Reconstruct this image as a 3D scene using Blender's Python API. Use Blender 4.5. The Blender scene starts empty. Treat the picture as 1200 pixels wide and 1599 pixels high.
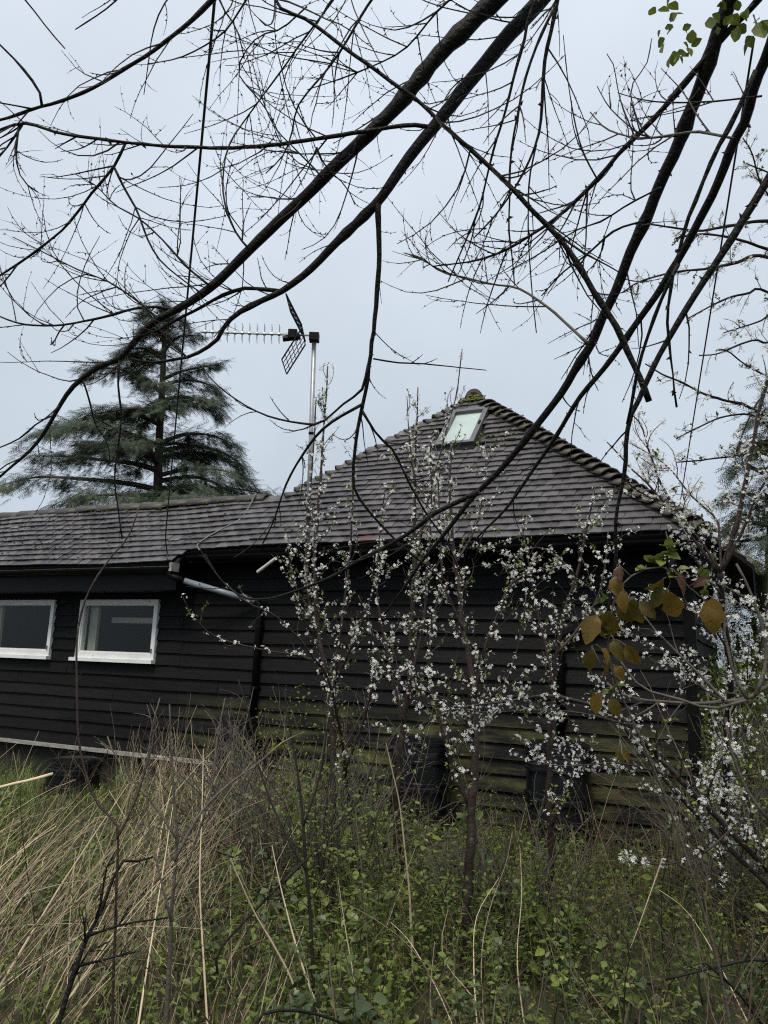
import bpy, math, random
import numpy as np
from mathutils import Vector, Matrix

# ------------------------------------------------------------------ camera, sky, sun, exposure
sc = bpy.context.scene
FPX, CX, CY = 1200.0, 600.0, 799.5            # focal length and centre in photograph pixels
PITCH, ROLL = math.radians(10.9), math.radians(2.0)
EYE = np.array([0.0, 0.0, 1.6])
_f = np.array([0, math.cos(PITCH), math.sin(PITCH)])
_u = np.array([0, -math.sin(PITCH), math.cos(PITCH)])
_r = np.array([1.0, 0, 0])
RT = math.cos(ROLL) * _r + math.sin(ROLL) * _u
UP = -math.sin(ROLL) * _r + math.cos(ROLL) * _u
FW = _f
cd = bpy.data.cameras.new("camera")
cd.sensor_fit = 'VERTICAL'
cd.sensor_height = 24.0
cd.lens = 24.0 * FPX / 1599.0
cd.clip_start = 0.05
cd.clip_end = 2000.0
cam = bpy.data.objects.new("camera", cd)
sc.collection.objects.link(cam)
M = Matrix(((RT[0], UP[0], -FW[0], EYE[0]), (RT[1], UP[1], -FW[1], EYE[1]), (RT[2], UP[2], -FW[2], EYE[2]), (0, 0, 0, 1)))
cam.matrix_world = M
sc.camera = cam

world = bpy.data.worlds.new("World")
sc.world = world
world.use_nodes = True
wn, wl = world.node_tree.nodes, world.node_tree.links
wn.clear()
wo = wn.new("ShaderNodeOutputWorld")
bg = wn.new("ShaderNodeBackground")
sky = wn.new("ShaderNodeTexSky")
sky.sky_type = 'NISHITA'
sky.sun_disc = False
sky.sun_elevation = math.radians(58)
sky.sun_rotation = math.radians(200)
sky.air_density = 1.0
sky.dust_density = 6.0
bg.inputs["Strength"].default_value = 0.0725
# overcast: the clear sky is almost wholly hidden by an even cloud layer, brighter overhead
tc = wn.new("ShaderNodeTexCoord")
sep = wn.new("ShaderNodeSeparateXYZ")
wl.new(tc.outputs["Generated"], sep.inputs[0])
ramp = wn.new("ShaderNodeMapRange")
ramp.inputs["From Min"].default_value = -0.05
ramp.inputs["From Max"].default_value = 0.75
ramp.inputs["To Min"].default_value = 0.0
ramp.inputs["To Max"].default_value = 1.0
wl.new(sep.outputs["Z"], ramp.inputs["Value"])
nz = wn.new("ShaderNodeTexNoise")
nz.inputs["Scale"].default_value = 2.4
nz.inputs["Detail"].default_value = 5.0
nz.inputs["Roughness"].default_value = 0.5
wl.new(tc.outputs["Generated"], nz.inputs["Vector"])
cm = wn.new("ShaderNodeMix"); cm.data_type = 'RGBA'
cm.inputs["A"].default_value = (3.62, 4.18, 4.82, 1)
cm.inputs["B"].default_value = (5.85, 6.4, 7.1, 1)
wl.new(ramp.outputs["Result"], cm.inputs["Factor"])
nm = wn.new("ShaderNodeMapRange")
nm.inputs["From Min"].default_value = 0.25; nm.inputs["From Max"].default_value = 0.75
nm.inputs["To Min"].default_value = 0.87; nm.inputs["To Max"].default_value = 1.13
wl.new(nz.outputs["Fac"], nm.inputs["Value"])
cs = wn.new("ShaderNodeVectorMath"); cs.operation = 'SCALE'
wl.new(cm.outputs["Result"], cs.inputs[0]); wl.new(nm.outputs["Result"], cs.inputs["Scale"])
mx = wn.new("ShaderNodeMix"); mx.data_type = 'RGBA'
mx.inputs["Factor"].default_value = 0.93
wl.new(sky.outputs[0], mx.inputs["A"]); wl.new(cs.outputs[0], mx.inputs["B"])
wl.new(mx.outputs["Result"], bg.inputs["Color"]); wl.new(bg.outputs[0], wo.inputs[0])

sl = bpy.data.lights.new("sun", 'SUN')
sl.energy = 1.5
sl.angle = math.radians(18)
sl.color = (1.0, 0.90, 0.76)
sun = bpy.data.objects.new("sun", sl)
sc.collection.objects.link(sun)
_el, _az = math.radians(58), math.radians(200)          # high, behind the camera and to the left
sd = Vector((math.sin(_az) * math.cos(_el), math.cos(_az) * math.cos(_el), math.sin(_el)))
sun.rotation_euler = sd.to_track_quat('Z', 'Y').to_euler()

vs = sc.view_settings
vs.view_transform = 'Standard'; vs.look = 'None'; vs.exposure = 0.92; vs.gamma = 1.0
vs.use_curve_mapping = False
sc.render.engine = 'CYCLES'
sc.cycles.max_bounces = 6; sc.cycles.diffuse_bounces = 3; sc.cycles.glossy_bounces = 3
sc.cycles.transparent_max_bounces = 8; sc.cycles.transmission_bounces = 4
sc.cycles.use_denoising = False
sc.cycles.pixel_filter_type = 'BLACKMAN_HARRIS'; sc.cycles.filter_width = 1.15
sc.cycles.caustics_reflective = False; sc.cycles.caustics_refractive = False

# ------------------------------------------------------------------ helpers
rnd = random.Random(7)
rg = np.random.default_rng(7)
col = sc.collection

def W(px, py, d):
    """world point seen at photograph pixel (px, py), d metres deep"""
    return EYE + d * (RT * (px - CX) / FPX - UP * (py - CY) / FPX + FW)

def tag(o, label=None, cat=None, group=None, kind=None):
    if label: o["label"] = label
    if cat: o["category"] = cat
    if group: o["group"] = group
    if kind: o["kind"] = kind
    return o

def empty(name, loc=(0, 0, 0), rz=0.0, parent=None):
    o = bpy.data.objects.new(name, None)
    o.empty_display_size = 0.1
    o.location = loc; o.rotation_euler = (0, 0, rz)
    col.objects.link(o)
    if parent: o.parent = parent
    return o

class MB:
    """collects vertices, triangles and quads, then links them as one mesh object"""
    def __init__(self): self.v, self.q, self.t, self.n = [], [], [], 0
    def add(self, v, q=None, t=None):
        v = np.asarray(v, float)
        if q is not None and len(q): self.q.append(np.asarray(q, np.int64) + self.n)
        if t is not None and len(t): self.t.append(np.asarray(t, np.int64) + self.n)
        self.v.append(v); self.n += len(v)
    def box(self, a, b, jit=0):
        (x0, y0, z0), (x1, y1, z1) = a, b
        v = [(x0, y0, z0), (x1, y0, z0), (x1, y1, z0), (x0, y1, z0), (x0, y0, z1), (x1, y0, z1), (x1, y1, z1), (x0, y1, z1)]
        self.add(v, q=[(0, 3, 2, 1), (4, 5, 6, 7), (0, 1, 5, 4), (1, 2, 6, 5), (2, 3, 7, 6), (3, 0, 4, 7)])
    def tube(self, p, r, sides=6, cap=True):
        p = np.asarray(p, float); n = len(p)
        r = np.full(n, r, float) if np.isscalar(r) else np.asarray(r, float)
        tg = np.gradient(p, axis=0); tg /= np.linalg.norm(tg, axis=1)[:, None] + 1e-12
        d = p[-1] - p[0]
        ref = np.cross(d, (0.31, 0.52, 0.79))
        if np.linalg.norm(ref) < 1e-6: ref = np.array([1.0, 0, 0])
        ref = ref / np.linalg.norm(ref)
        a = ref[None] - (tg @ ref)[:, None] * tg
        a /= np.linalg.norm(a, axis=1)[:, None] + 1e-9
        b = np.cross(tg, a)
        th = np.arange(sides) * 2 * math.pi / sides
        ring = p[:, None] + r[:, None, None] * (np.cos(th)[None, :, None] * a[:, None] + np.sin(th)[None, :, None] * b[:, None])
        v = ring.reshape(-1, 3)
        i = (np.arange(n - 1)[:, None] * sides + np.arange(sides)[None]).ravel()
        j = (np.arange(n - 1)[:, None] * sides + (np.arange(sides)[None] + 1) % sides).ravel()
        q = np.stack([i, j, j + sides, i + sides], 1)
        t = []
        if cap:
            v = np.vstack([v, p[:1], p[-1:]])
            c0, c1 = n * sides, n * sides + 1
            k = np.arange(sides); k2 = (k + 1) % sides
            t = np.vstack([np.stack([np.full(sides, c0), k2, k], 1), np.stack([np.full(sides, c1), k + (n - 1) * sides, k2 + (n - 1) * sides], 1)])
        self.add(v, q=q, t=t)
    def inst(self, tv, tt, mats, pos):
        """many copies of a small triangle template: mats (n,3,3) columns = axes, pos (n,3)"""
        tv = np.asarray(tv, float); tt = np.asarray(tt, np.int64)
        n, k = len(pos), len(tv)
        if n == 0: return
        v = np.einsum('nij,kj->nki', mats, tv) + np.asarray(pos)[:, None]
        t = (tt[None] + (np.arange(n) * k)[:, None, None]).reshape(-1, 3)
        self.add(v.reshape(-1, 3), t=t)
    def mesh(self, name, mat=None, smooth=False):
        me = bpy.data.meshes.new(name)
        if self.n:
            v = np.vstack(self.v)
            q = np.vstack(self.q) if self.q else np.zeros((0, 4), np.int64)
            t = np.vstack(self.t) if self.t else np.zeros((0, 3), np.int64)
            me.vertices.add(len(v)); me.vertices.foreach_set("co", v.ravel().astype(np.float32))
            nl = len(q) * 4 + len(t) * 3
            me.loops.add(nl)
            me.loops.foreach_set("vertex_index", np.concatenate([q.ravel(), t.ravel()]).astype(np.int32))
            me.polygons.add(len(q) + len(t))
            st = np.concatenate([np.arange(len(q)) * 4, len(q) * 4 + np.arange(len(t)) * 3]).astype(np.int32)
            me.polygons.foreach_set("loop_start", st)
            me.update(calc_edges=True)
            me.polygons.foreach_set("use_smooth", np.full(len(q) + len(t), bool(smooth)))
        if mat: me.materials.append(mat)
        return me
    def build(self, name, mat=None, parent=None, smooth=False):
        o = bpy.data.objects.new(name, self.mesh(name, mat, smooth))
        col.objects.link(o)
        if parent: o.parent = parent
        return o

def link(name, me, parent=None, loc=(0, 0, 0), rot=(0, 0, 0)):
    o = bpy.data.objects.new(name, me)
    col.objects.link(o)
    if parent: o.parent = parent
    o.location = loc; o.rotation_euler = rot
    return o

def material(name, c1, c2=None, rough=0.7, scale=8.0, bump=0.0, bscale=None, island=0.0, stretch=None, trans=0.0, spec=0.4, c3=None, s3=3.0, t3=(0.55, 0.7), metal=0.0):
    """two-tone noise material; island = share of the tone set per loose piece; c3 = patches of a third colour"""
    m = bpy.data.materials.new(name); m.use_nodes = True
    N, L = m.node_tree.nodes, m.node_tree.links
    N.clear()
    out = N.new("ShaderNodeOutputMaterial")
    p = N.new("ShaderNodeBsdfPrincipled")
    p.inputs["Roughness"].default_value = rough
    p.inputs["Specular IOR Level"].default_value = spec
    p.inputs["Metallic"].default_value = metal
    c2 = c2 or c1
    co = N.new("ShaderNodeTexCoord"); vec = co.outputs["Object"]
    if stretch:
        mp = N.new("ShaderNodeMapping"); mp.inputs["Scale"].default_value = stretch
        L.new(vec, mp.inputs["Vector"]); vec = mp.outputs[0]
    no = N.new("ShaderNodeTexNoise"); no.inputs["Scale"].default_value = scale; no.inputs["Detail"].default_value = 6.0; no.inputs["Roughness"].default_value = 0.62
    L.new(vec, no.inputs["Vector"])
    mr = N.new("ShaderNodeMapRange"); mr.inputs["From Min"].default_value = 0.3; mr.inputs["From Max"].default_value = 0.7
    L.new(no.outputs["Fac"], mr.inputs["Value"])
    fac = mr.outputs["Result"]
    if island:
        ge = N.new("ShaderNodeNewGeometry"); oi = N.new("ShaderNodeObjectInfo")
        ad = N.new("ShaderNodeMath"); ad.operation = 'ADD'
        L.new(ge.outputs["Random Per Island"], ad.inputs[0]); L.new(oi.outputs["Random"], ad.inputs[1])
        fr = N.new("ShaderNodeMath"); fr.operation = 'FRACT'; L.new(ad.outputs[0], fr.inputs[0])
        mi = N.new("ShaderNodeMix"); mi.inputs["Factor"].default_value = island
        L.new(fac, mi.inputs["A"]); L.new(fr.outputs[0], mi.inputs["B"]); fac = mi.outputs["Result"]
    mc = N.new("ShaderNodeMix"); mc.data_type = 'RGBA'
    mc.inputs["A"].default_value = (*c1, 1); mc.inputs["B"].default_value = (*c2, 1)
    L.new(fac, mc.inputs["Factor"]); colr = mc.outputs["Result"]
    if c3:
        n3 = N.new("ShaderNodeTexNoise"); n3.inputs["Scale"].default_value = s3; n3.inputs["Detail"].default_value = 8.0; n3.inputs["Roughness"].default_value = 0.7
        L.new(co.outputs["Object"], n3.inputs["Vector"])
        m3 = N.new("ShaderNodeMapRange"); m3.inputs["From Min"].default_value = t3[0]; m3.inputs["From Max"].default_value = t3[1]
        L.new(n3.outputs["Fac"], m3.inputs["Value"])
        x3 = N.new("ShaderNodeMix"); x3.data_type = 'RGBA'; x3.inputs["B"].default_value = (*c3, 1)
        L.new(m3.outputs["Result"], x3.inputs["Factor"]); L.new(colr, x3.inputs["A"]); colr = x3.outputs["Result"]
    L.new(colr, p.inputs["Base Color"])
    if bump:
        bn = N.new("ShaderNodeTexNoise"); bn.inputs["Scale"].default_value = bscale or scale * 3; bn.inputs["Detail"].default_value = 5.0
        L.new(vec, bn.inputs["Vector"])
        bu = N.new("ShaderNodeBump"); bu.inputs["Strength"].default_value = bump; bu.inputs["Distance"].default_value = 0.01
        L.new(bn.outputs["Fac"], bu.inputs["Height"]); L.new(bu.outputs[0], p.inputs["Normal"])
    sh = p.outputs[0]
    if trans:
        tr = N.new("ShaderNodeBsdfTranslucent"); L.new(colr, tr.inputs["Color"])
        ms = N.new("ShaderNodeMixShader"); ms.inputs[0].default_value = trans
        L.new(sh, ms.inputs[1]); L.new(tr.outputs[0], ms.inputs[2]); sh = ms.outputs[0]
    L.new(sh, out.inputs[0])
    m["p"] = p.name
    return m

# ------------------------------------------------------------------ materials
BARK = material("wet_bark", (0.004, 0.004, 0.0036), (0.013, 0.0125, 0.010), 0.55, 30, 0.8, 70, c3=(0.04, 0.045, 0.03), s3=7, t3=(0.6, 0.78), spec=0.18)
TWIG = material("twig_bark", (0.010, 0.0085, 0.007), (0.028, 0.023, 0.018), 0.6, 20, spec=0.2)
PLUM = material("plum_bark", (0.018, 0.012, 0.010), (0.045, 0.028, 0.022), 0.5, 25, 0.4, 80, c3=(0.10, 0.11, 0.055), s3=14, t3=(0.6, 0.72))
GREYBARK = material("lichen_bark", (0.055, 0.048, 0.038), (0.12, 0.105, 0.085), 0.7, 25, 0.5, 80, c3=(0.22, 0.22, 0.06), s3=8, t3=(0.58, 0.7))
LEAFG = material("fresh_leaf", (0.085, 0.12, 0.02), (0.20, 0.24, 0.045), 0.5, 6, island=0.75, trans=0.3)
UNDER = material("undergrowth_leaf", (0.036, 0.062, 0.012), (0.25, 0.31, 0.068), 0.38, 1.1, island=0.7, trans=0.3)
IVY = material("ivy_leaf", (0.024, 0.042, 0.016), (0.10, 0.135, 0.05), 0.4, 1.3, island=0.7, trans=0.1)
GRASS = material("grass_blade", (0.06, 0.10, 0.02), (0.18, 0.24, 0.055), 0.5, 1.5, island=0.7, trans=0.25)
STRAW = material("dry_straw", (0.085, 0.06, 0.034), (0.66, 0.55, 0.37), 0.7, 3, island=0.9)
BRONZE = material("bronze_leaf", (0.060, 0.060, 0.011), (0.22, 0.125, 0.02), 0.45, 3, island=0.8, trans=0.4, c3=(0.075, 0.024, 0.013), s3=9, t3=(0.52, 0.66))
PETAL = material("white_petal", (0.84, 0.84, 0.79), (0.92, 0.92, 0.89), 0.6, 5, island=0.7, trans=0.35)
CEDAR = material("cedar_needles", (0.018, 0.036, 0.020), (0.072, 0.10, 0.052), 0.6, 0.35, island=0.6, trans=0.1)
CEDARB = material("cedar_bark", (0.05, 0.042, 0.035), (0.10, 0.085, 0.07), 0.85, 6, 0.5)
# ------------------------------------------------------------------ the ground
def gz(x, y):
    """height of the ground"""
    x = np.asarray(x, float); y = np.asarray(y, float)
    w = np.clip((y - 3.2) / 3.0, 0, 1)
    h = 0.13 * w * w * (3 - 2 * w) * np.clip((x + 4.2) / 2.5, -0.35, 1)
    h = h + 0.05 * np.sin(x * 0.9 + 0.4) * np.sin(y * 0.7) + 0.02 * np.sin(x * 2.3 + y * 1.7)
    far = np.clip((np.hypot(x, y) - 9) / 8, 0, 1)
    return h * (1 - far)

EARTH = material("damp_earth", (0.022, 0.019, 0.012), (0.055, 0.05, 0.028), 0.85, 3, 0.6, 14, c3=(0.035, 0.05, 0.015), s3=1.2, t3=(0.45, 0.6))
g = MB()
xs = np.concatenate([[-900, -300, -100, -40, -20], np.linspace(-14, 14, 85), [20, 40, 100, 300, 900]])
ys = np.concatenate([[-900, -300, -100, -40, -15], np.linspace(-6, 16, 67), [22, 40, 100, 300, 900]])
XX, YY = np.meshgrid(xs, ys)
gv = np.stack([XX.ravel(), YY.ravel(), gz(XX.ravel(), YY.ravel())], 1)
nx, ny = len(xs), len(ys)
a = (np.arange(ny - 1)[:, None] * nx + np.arange(nx - 1)[None]).ravel()
g.add(gv, q=np.stack([a, a + 1, a + 1 + nx, a + nx], 1))
tag(g.build("ground", EARTH, smooth=True), kind="structure")

# ------------------------------------------------------------------ the barn, in its own axes: x along the front wall, y into it, z up
PSI = math.radians(26.0)
UX = np.array([math.cos(PSI), -math.sin(PSI), 0]); VX = np.array([math.sin(PSI), math.cos(PSI), 0])
KW = float(W(130, 1000, 9.6) @ VX)
barn = empty("barn", tuple(VX * KW), -PSI)
tag(barn, "low black weatherboarded barn with hipped brown tile roof and a wing on the left", "barn")
def B2W(u, v, z): return UX * u + VX * (v + KW) + np.array([0, 0, z])
def W2B(p): p = np.asarray(p); return np.array([p @ UX, p @ VX - KW, p[2]])

def wood_black():
    m = material("black_weatherboard", (0.0015, 0.0015, 0.002), (0.011, 0.011, 0.012), 0.55, 5, 0.7, 30, island=0.5, stretch=(0.5, 2, 9), spec=0.14)
    N, L = m.node_tree.nodes, m.node_tree.links
    p = N[m["p"]]
    base = p.inputs["Base Color"].links[0].from_socket
    co = N.new("ShaderNodeTexCoord"); sx = N.new("ShaderNodeSeparateXYZ"); L.new(co.outputs["Object"], sx.inputs[0])
    # green algae grows on the lowest boards of the main wall, with ragged patches
    n = N.new("ShaderNodeTexNoise"); n.inputs["Scale"].default_value = 2.2; n.inputs["Detail"].default_value = 7; n.inputs["Roughness"].default_value = 0.65
    mpa = N.new("ShaderNodeMapping"); mpa.inputs["Scale"].default_value = (0.55, 1.0, 3.2); L.new(co.outputs["Object"], mpa.inputs["Vector"]); L.new(mpa.outputs[0], n.inputs["Vector"])
    def rng(sock, a, b):
        r = N.new("ShaderNodeMapRange"); r.inputs["From Min"].default_value = a; r.inputs["From Max"].default_value = b
        L.new(sock, r.inputs["Value"]); return r.outputs["Result"]
    def mul(a, b):
        k = N.new("ShaderNodeMath"); k.operation = 'MULTIPLY'; L.new(a, k.inputs[0]); L.new(b, k.inputs[1]); return k.outputs[0]
    f = mul(mul(rng(sx.outputs["Z"], 1.16, 0.95), rng(sx.outputs["X"], -6.3, -4.9)), rng(n.outputs["Fac"], 0.44, 0.62))
    cmix = N.new("ShaderNodeMix"); cmix.data_type = 'RGBA'; cmix.inputs["A"].default_value = (0.032, 0.036, 0.012, 1); cmix.inputs["B"].default_value = (0.11, 0.113, 0.043, 1)
    n2 = N.new("ShaderNodeTexNoise"); n2.inputs["Scale"].default_value = 9; L.new(co.outputs["Object"], n2.inputs["Vector"]); L.new(n2.outputs["Fac"], cmix.inputs["Factor"])
    x = N.new("ShaderNodeMix"); x.data_type = 'RGBA'
    L.new(f, x.inputs["Factor"]); L.new(base, x.inputs["A"]); L.new(cmix.outputs["Result"], x.inputs["B"]); L.new(x.outputs["Result"], p.inputs["Base Color"])
    return m
BOARD = wood_black()
BLACKP = material("black_paint", (0.002, 0.002, 0.0024), (0.005, 0.005, 0.0055), 0.5, 6, 0.2, spec=0.12)
DARKCORE = material("dark_sheathing", (0.010, 0.010, 0.010), (0.014, 0.014, 0.013), 0.9, 4)
WHITEF = material("white_window_paint", (0.62, 0.64, 0.64), (0.74, 0.76, 0.76), 0.45, 5, c3=(0.32, 0.34, 0.22), s3=5, t3=(0.62, 0.78))
PALEW = material("weathered_pale_wood", (0.16, 0.16, 0.14), (0.36, 0.36, 0.33), 0.75, 9, 0.3, stretch=(0.6, 3, 3), c3=(0.06, 0.065, 0.04), s3=7, t3=(0.55, 0.68))
TILE = material("clay_tile", (0.022, 0.0212, 0.0225), (0.118, 0.109, 0.113), 0.36, 14, 0.35, 60, island=0.7, spec=0.5, c3=(0.020, 0.019, 0.016), s3=11, t3=(0.58, 0.72))
REDT = material("red_clay_tile", (0.085, 0.045, 0.038), (0.13, 0.068, 0.055), 0.5, 12, 0.3, 60, spec=0.45, c3=(0.07, 0.055, 0.055), s3=20, t3=(0.45, 0.7))
HIPT = material("mossy_hip_tile", (0.045, 0.040, 0.037), (0.105, 0.092, 0.085), 0.55, 14, 0.5, 50, island=0.5, c3=(0.045, 0.055, 0.012), s3=4.5, t3=(0.53, 0.66))
LICHT = material("lichen_tile", (0.10, 0.09, 0.05), (0.20, 0.18, 0.10), 0.7, 14, 0.5, 50, island=0.5)
MOSS = material("moss", (0.05, 0.065, 0.008), (0.14, 0.15, 0.025), 0.9, 30, 0.8, 60)
METALG = material("galvanised_grey", (0.30, 0.315, 0.335), (0.42, 0.44, 0.46), 0.42, 10, 0.1, metal=0.55)
PIPEG = material("grey_pipe", (0.15, 0.18, 0.21), (0.24, 0.275, 0.31), 0.35, 8, spec=0.5)
PLASTB = material("black_plastic", (0.004, 0.0045, 0.006), (0.008, 0.0085, 0.011), 0.25, 5, spec=0.5)
FLASH = material("grey_window_metal", (0.085, 0.087, 0.092), (0.12, 0.122, 0.13), 0.4, 12, spec=0.5)
WHITEP = material("white_plastic", (0.62, 0.63, 0.62), (0.72, 0.73, 0.72), 0.4, 9)

def glass(name, tint, rough=0.0):
    m = bpy.data.materials.new(name); m.use_nodes = True
    N, L = m.node_tree.nodes, m.node_tree.links; N.clear()
    o = N.new("ShaderNodeOutputMaterial")
    gl = N.new("ShaderNodeBsdfGlossy"); gl.inputs["Roughness"].default_value = 0.02; gl.inputs["Color"].default_value = (1, 1, 1, 1)
    tr = N.new("ShaderNodeBsdfTransparent"); tr.inputs["Color"].default_value = (*tint, 1)
    lw = N.new("ShaderNodeLayerWeight"); lw.inputs["Blend"].default_value = 0.5
    pw = N.new("ShaderNodeMath"); pw.operation = 'POWER'; pw.inputs[1].default_value = 5.0; L.new(lw.outputs["Facing"], pw.inputs[0])
    fr = N.new("ShaderNodeMath"); fr.operation = 'MULTIPLY_ADD'; fr.inputs[1].default_value = 0.92; fr.inputs[2].default_value = 0.03; L.new(pw.outputs[0], fr.inputs[0])
    ms = N.new("ShaderNodeMixShader"); L.new(fr.outputs[0], ms.inputs[0]); L.new(tr.outputs[0], ms.inputs[1]); L.new(gl.outputs[0], ms.inputs[2])
    L.new(ms.outputs[0], o.inputs[0]); return m
GLASS = glass("window_glass", (0.84, 0.87, 0.81))
SKYREFL = material("painted_sky_reflection", (0.46, 0.54, 0.62), (0.72, 0.79, 0.87), 0.6, 2)  # pale bluish colour painted to imitate the sky reflected in the skylight

U0, U1 = -11.4, -0.52            # front wall ends
ROW, TILT = 0.142, 0.020
WINS = [(-9.42, -8.12, 1.475, 2.215), (-7.665, -6.40, 1.475, 2.215)]
SILL_Z, SPLIT = 0.46, -5.42      # the wing's wall stops on a pale sill board
# wall core behind the boards, with openings left for the windows
wc = MB()
def wall_cells(us, zs, skip):
    for i in range(len(us) - 1):
        for j in range(len(zs) - 1):
            cu, cz = (us[i] + us[i + 1]) / 2, (zs[j] + zs[j + 1]) / 2
            if skip(cu, cz): continue
            wc.add([(us[i], 0.03, zs[j]), (us[i + 1], 0.03, zs[j]), (us[i + 1], 0.03, zs[j + 1]), (us[i], 0.03, zs[j + 1])], q=[(0, 1, 2, 3)])
us = sorted([U0, U1, SPLIT] + [w[k] for w in WINS for k in (0, 1)]); zs = [-0.1, SILL_Z, 1.475, 2.215, 2.78]
wall_cells(us, zs, lambda u, z: any(w[0] < u < w[1] and w[2] < z < w[3] for w in WINS))
wc.box((U1 - 0.02, 0.03, -0.1), (U1, 4.2, 2.78))          # right return
wc.box((U0, 4.2, -0.1), (U1, 4.25, 2.78)); wc.box((U0, 0.03, -0.1), (U0 + 0.03, 4.2, 2.78))
wall = wc.build("wall", DARKCORE, barn)

def board_mesh(u0, u1, z0, seed, tone=0):
    """one feather-edged board with a slightly uneven lower edge"""
    r = random.Random(seed); n = max(2, int((u1 - u0) / 0.5)); b = MB(); v = []
    sag = r.uniform(-0.009, 0.009); lift = r.uniform(0, 0.006)
    for i in range(n + 1):
        u = u0 + (u1 - u0) * i / n
        dz = sag * math.sin(3.1 * i / n) + r.uniform(-0.003, 0.003); dy = r.uniform(-0.004, 0.004) - lift
        v += [(u, -0.006 - TILT + dy, z0 + dz), (u, -0.006 - TILT + 0.016 + dy, z0 + dz), (u, 0.012, z0 + ROW + 0.026), (u, 0.002, z0 + ROW + 0.026)]
    q = []
    for i in range(n):
        s, e = i * 4, i * 4 + 4
        q += [(s, e, e + 3, s + 3), (s + 1, s, s + 3, s + 2)] if False else [(s, e, e + 3, s + 3), (s, s + 1, e + 1, e)]
    q += [(0, 3, 2, 1), (n * 4, n * 4 + 1, n * 4 + 2, n * 4 + 3)]
    b.add(v, q=q); return b
k = 0
rb = random.Random(11)
zrow = SILL_Z - 3 * ROW
while zrow < 2.72:
    left = U0 if zrow > SILL_Z - 0.01 else SPLIT
    cuts = [left]
    u = left + rb.uniform(1.2, 3.6)
    while u < U1 - 0.8:
        cuts.append(u); u += rb.uniform(2.2, 4.2)
    if zrow > SILL_Z - 0.01: cuts.append(-6.03 + rb.uniform(-0.006, 0.006))     # the straight joint beside the window
    cuts = sorted(set(cuts + [U1]))
    cuts = [c for i, c in enumerate(cuts) if i == 0 or c - cuts[i - 1] > 0.3 or c == U1]
    for a, b in zip(cuts[:-1], cuts[1:]):
        spans = [(a + 0.002, b - 0.002)]
        for w in WINS:
            if zrow + ROW * 0.55 > w[2] and zrow + ROW * 0.3 < w[3]:
                ns = []
                for s, e in spans:
                    if e <= w[0] or s >= w[1]: ns.append((s, e))
                    else:
                        if s < w[0] - 0.03: ns.append((s, w[0] - 0.004))
                        if e > w[1] + 0.03: ns.append((w[1] + 0.004, e))
                spans = ns
        for s, e in spans:
            board_mesh(s, e, zrow, k).build("weatherboard", BOARD, wall); k += 1
    zrow += ROW
# return wall boards on the right flank
zrow = SILL_Z - 3 * ROW
while zrow < 2.72:
    bm_ = board_mesh(0.0, 4.2, zrow, k)
    o = bm_.build("weatherboard", BOARD, wall); o.location = (U1, 0.0, 0); o.rotation_euler = (0, 0, math.pi / 2); k += 1
    zrow += ROW
m = MB(); m.box((U1 - 0.05, -0.045, 0.0), (U1 + 0.045, 0.04, 2.74)); m.build("corner_board", BLACKP, wall)
m = MB(); m.box((U0, -0.075, SILL_Z - 0.045), (-6.95, 0.02, SILL_Z - 0.004)); m.build("sill_board", PALEW, wall)
m = MB(); m.box((-6.94, -0.07, SILL_Z - 0.05), (SPLIT, 0.02, SILL_Z - 0.008)); m.build("sill_board", PALEW, wall)

# windows
def window(w, seed):
    u0, u1, z0, z1 = w
    r = empty("window", (u0, 0, z0), 0, barn)
    W_, H = u1 - u0, z1 - z0
    f = MB(); t = 0.052
    y0, y1 = -0.05, 0.05
    f.box((0, y0, H - t), (W_, y1, H)); f.box((0, y0, 0.03), (W_, y1, t + 0.045)); f.box((0, y0, t + 0.045), (t, y1, H - t)); f.box((W_ - t, y0, t + 0.045), (W_, y1, H - t))
    f.build("frame", WHITEF, r)
    c = MB(); t2 = 0.018; a = t; b0 = t + 0.045; yy = (-0.038, 0.02)
    c.box((a, yy[0], H - t - t2), (W_ - a, yy[1], H - t)); c.box((a, yy[0], b0), (W_ - a, yy[1], b0 + t2)); c.box((a, yy[0], b0 + t2), (a + t2, yy[1], H - t - t2)); c.box((W_ - a - t2, yy[0], b0 + t2), (W_ - a, yy[1], H - t - t2))
    c.build("casement", WHITEF, r)
    p = MB(); p.add([(a + t2, -0.010, b0 + t2), (W_ - a - t2, -0.010, b0 + t2), (W_ - a - t2, -0.010, H - t - t2), (a + t2, -0.010, H - t - t2)], q=[(0, 1, 2, 3)]); p.build("pane", GLASS, r)
    s = MB(); s.box((-0.05, -0.095, -0.012), (W_ + 0.012, 0.02, 0.03)); s.build("sill", WHITEF, r)
    h = MB(); h.box((W_ - 0.05, -0.062, 0.11), (W_ - 0.032, -0.05, 0.16)); h.build("latch", FLASH, r)
    # the dim room behind: reveal, a pale jamb and rail seen through the glass
    rm = MB(); D = 1.5
    rm.add([(-0.3, 0.06, -0.6), (W_ + 0.4, 0.06, -0.6), (W_ + 0.4, D, -0.6), (-0.3, D, -0.6), (-0.3, 0.06, H + 0.2), (W_ + 0.4, 0.06, H + 0.2), (W_ + 0.4, D, H + 0.2), (-0.3, D, H + 0.2)],
           q=[(0, 1, 2, 3), (4, 7, 6, 5), (3, 2, 6, 7), (0, 3, 7, 4), (1, 5, 6, 2)])
    rm.build("room_lining", ROOM, r)
    j = MB(); j.box((t + 0.03, 0.06, 0.0), (t + 0.16, 0.1, H)); j.build("curtain", CURT, r)
    if seed: j = MB(); j.box((t + 0.2, 0.25, H - 0.27), (W_ - 0.02, 0.28, H - 0.2)); j.build("curtain_rail", CURT, r)
    return r
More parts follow.
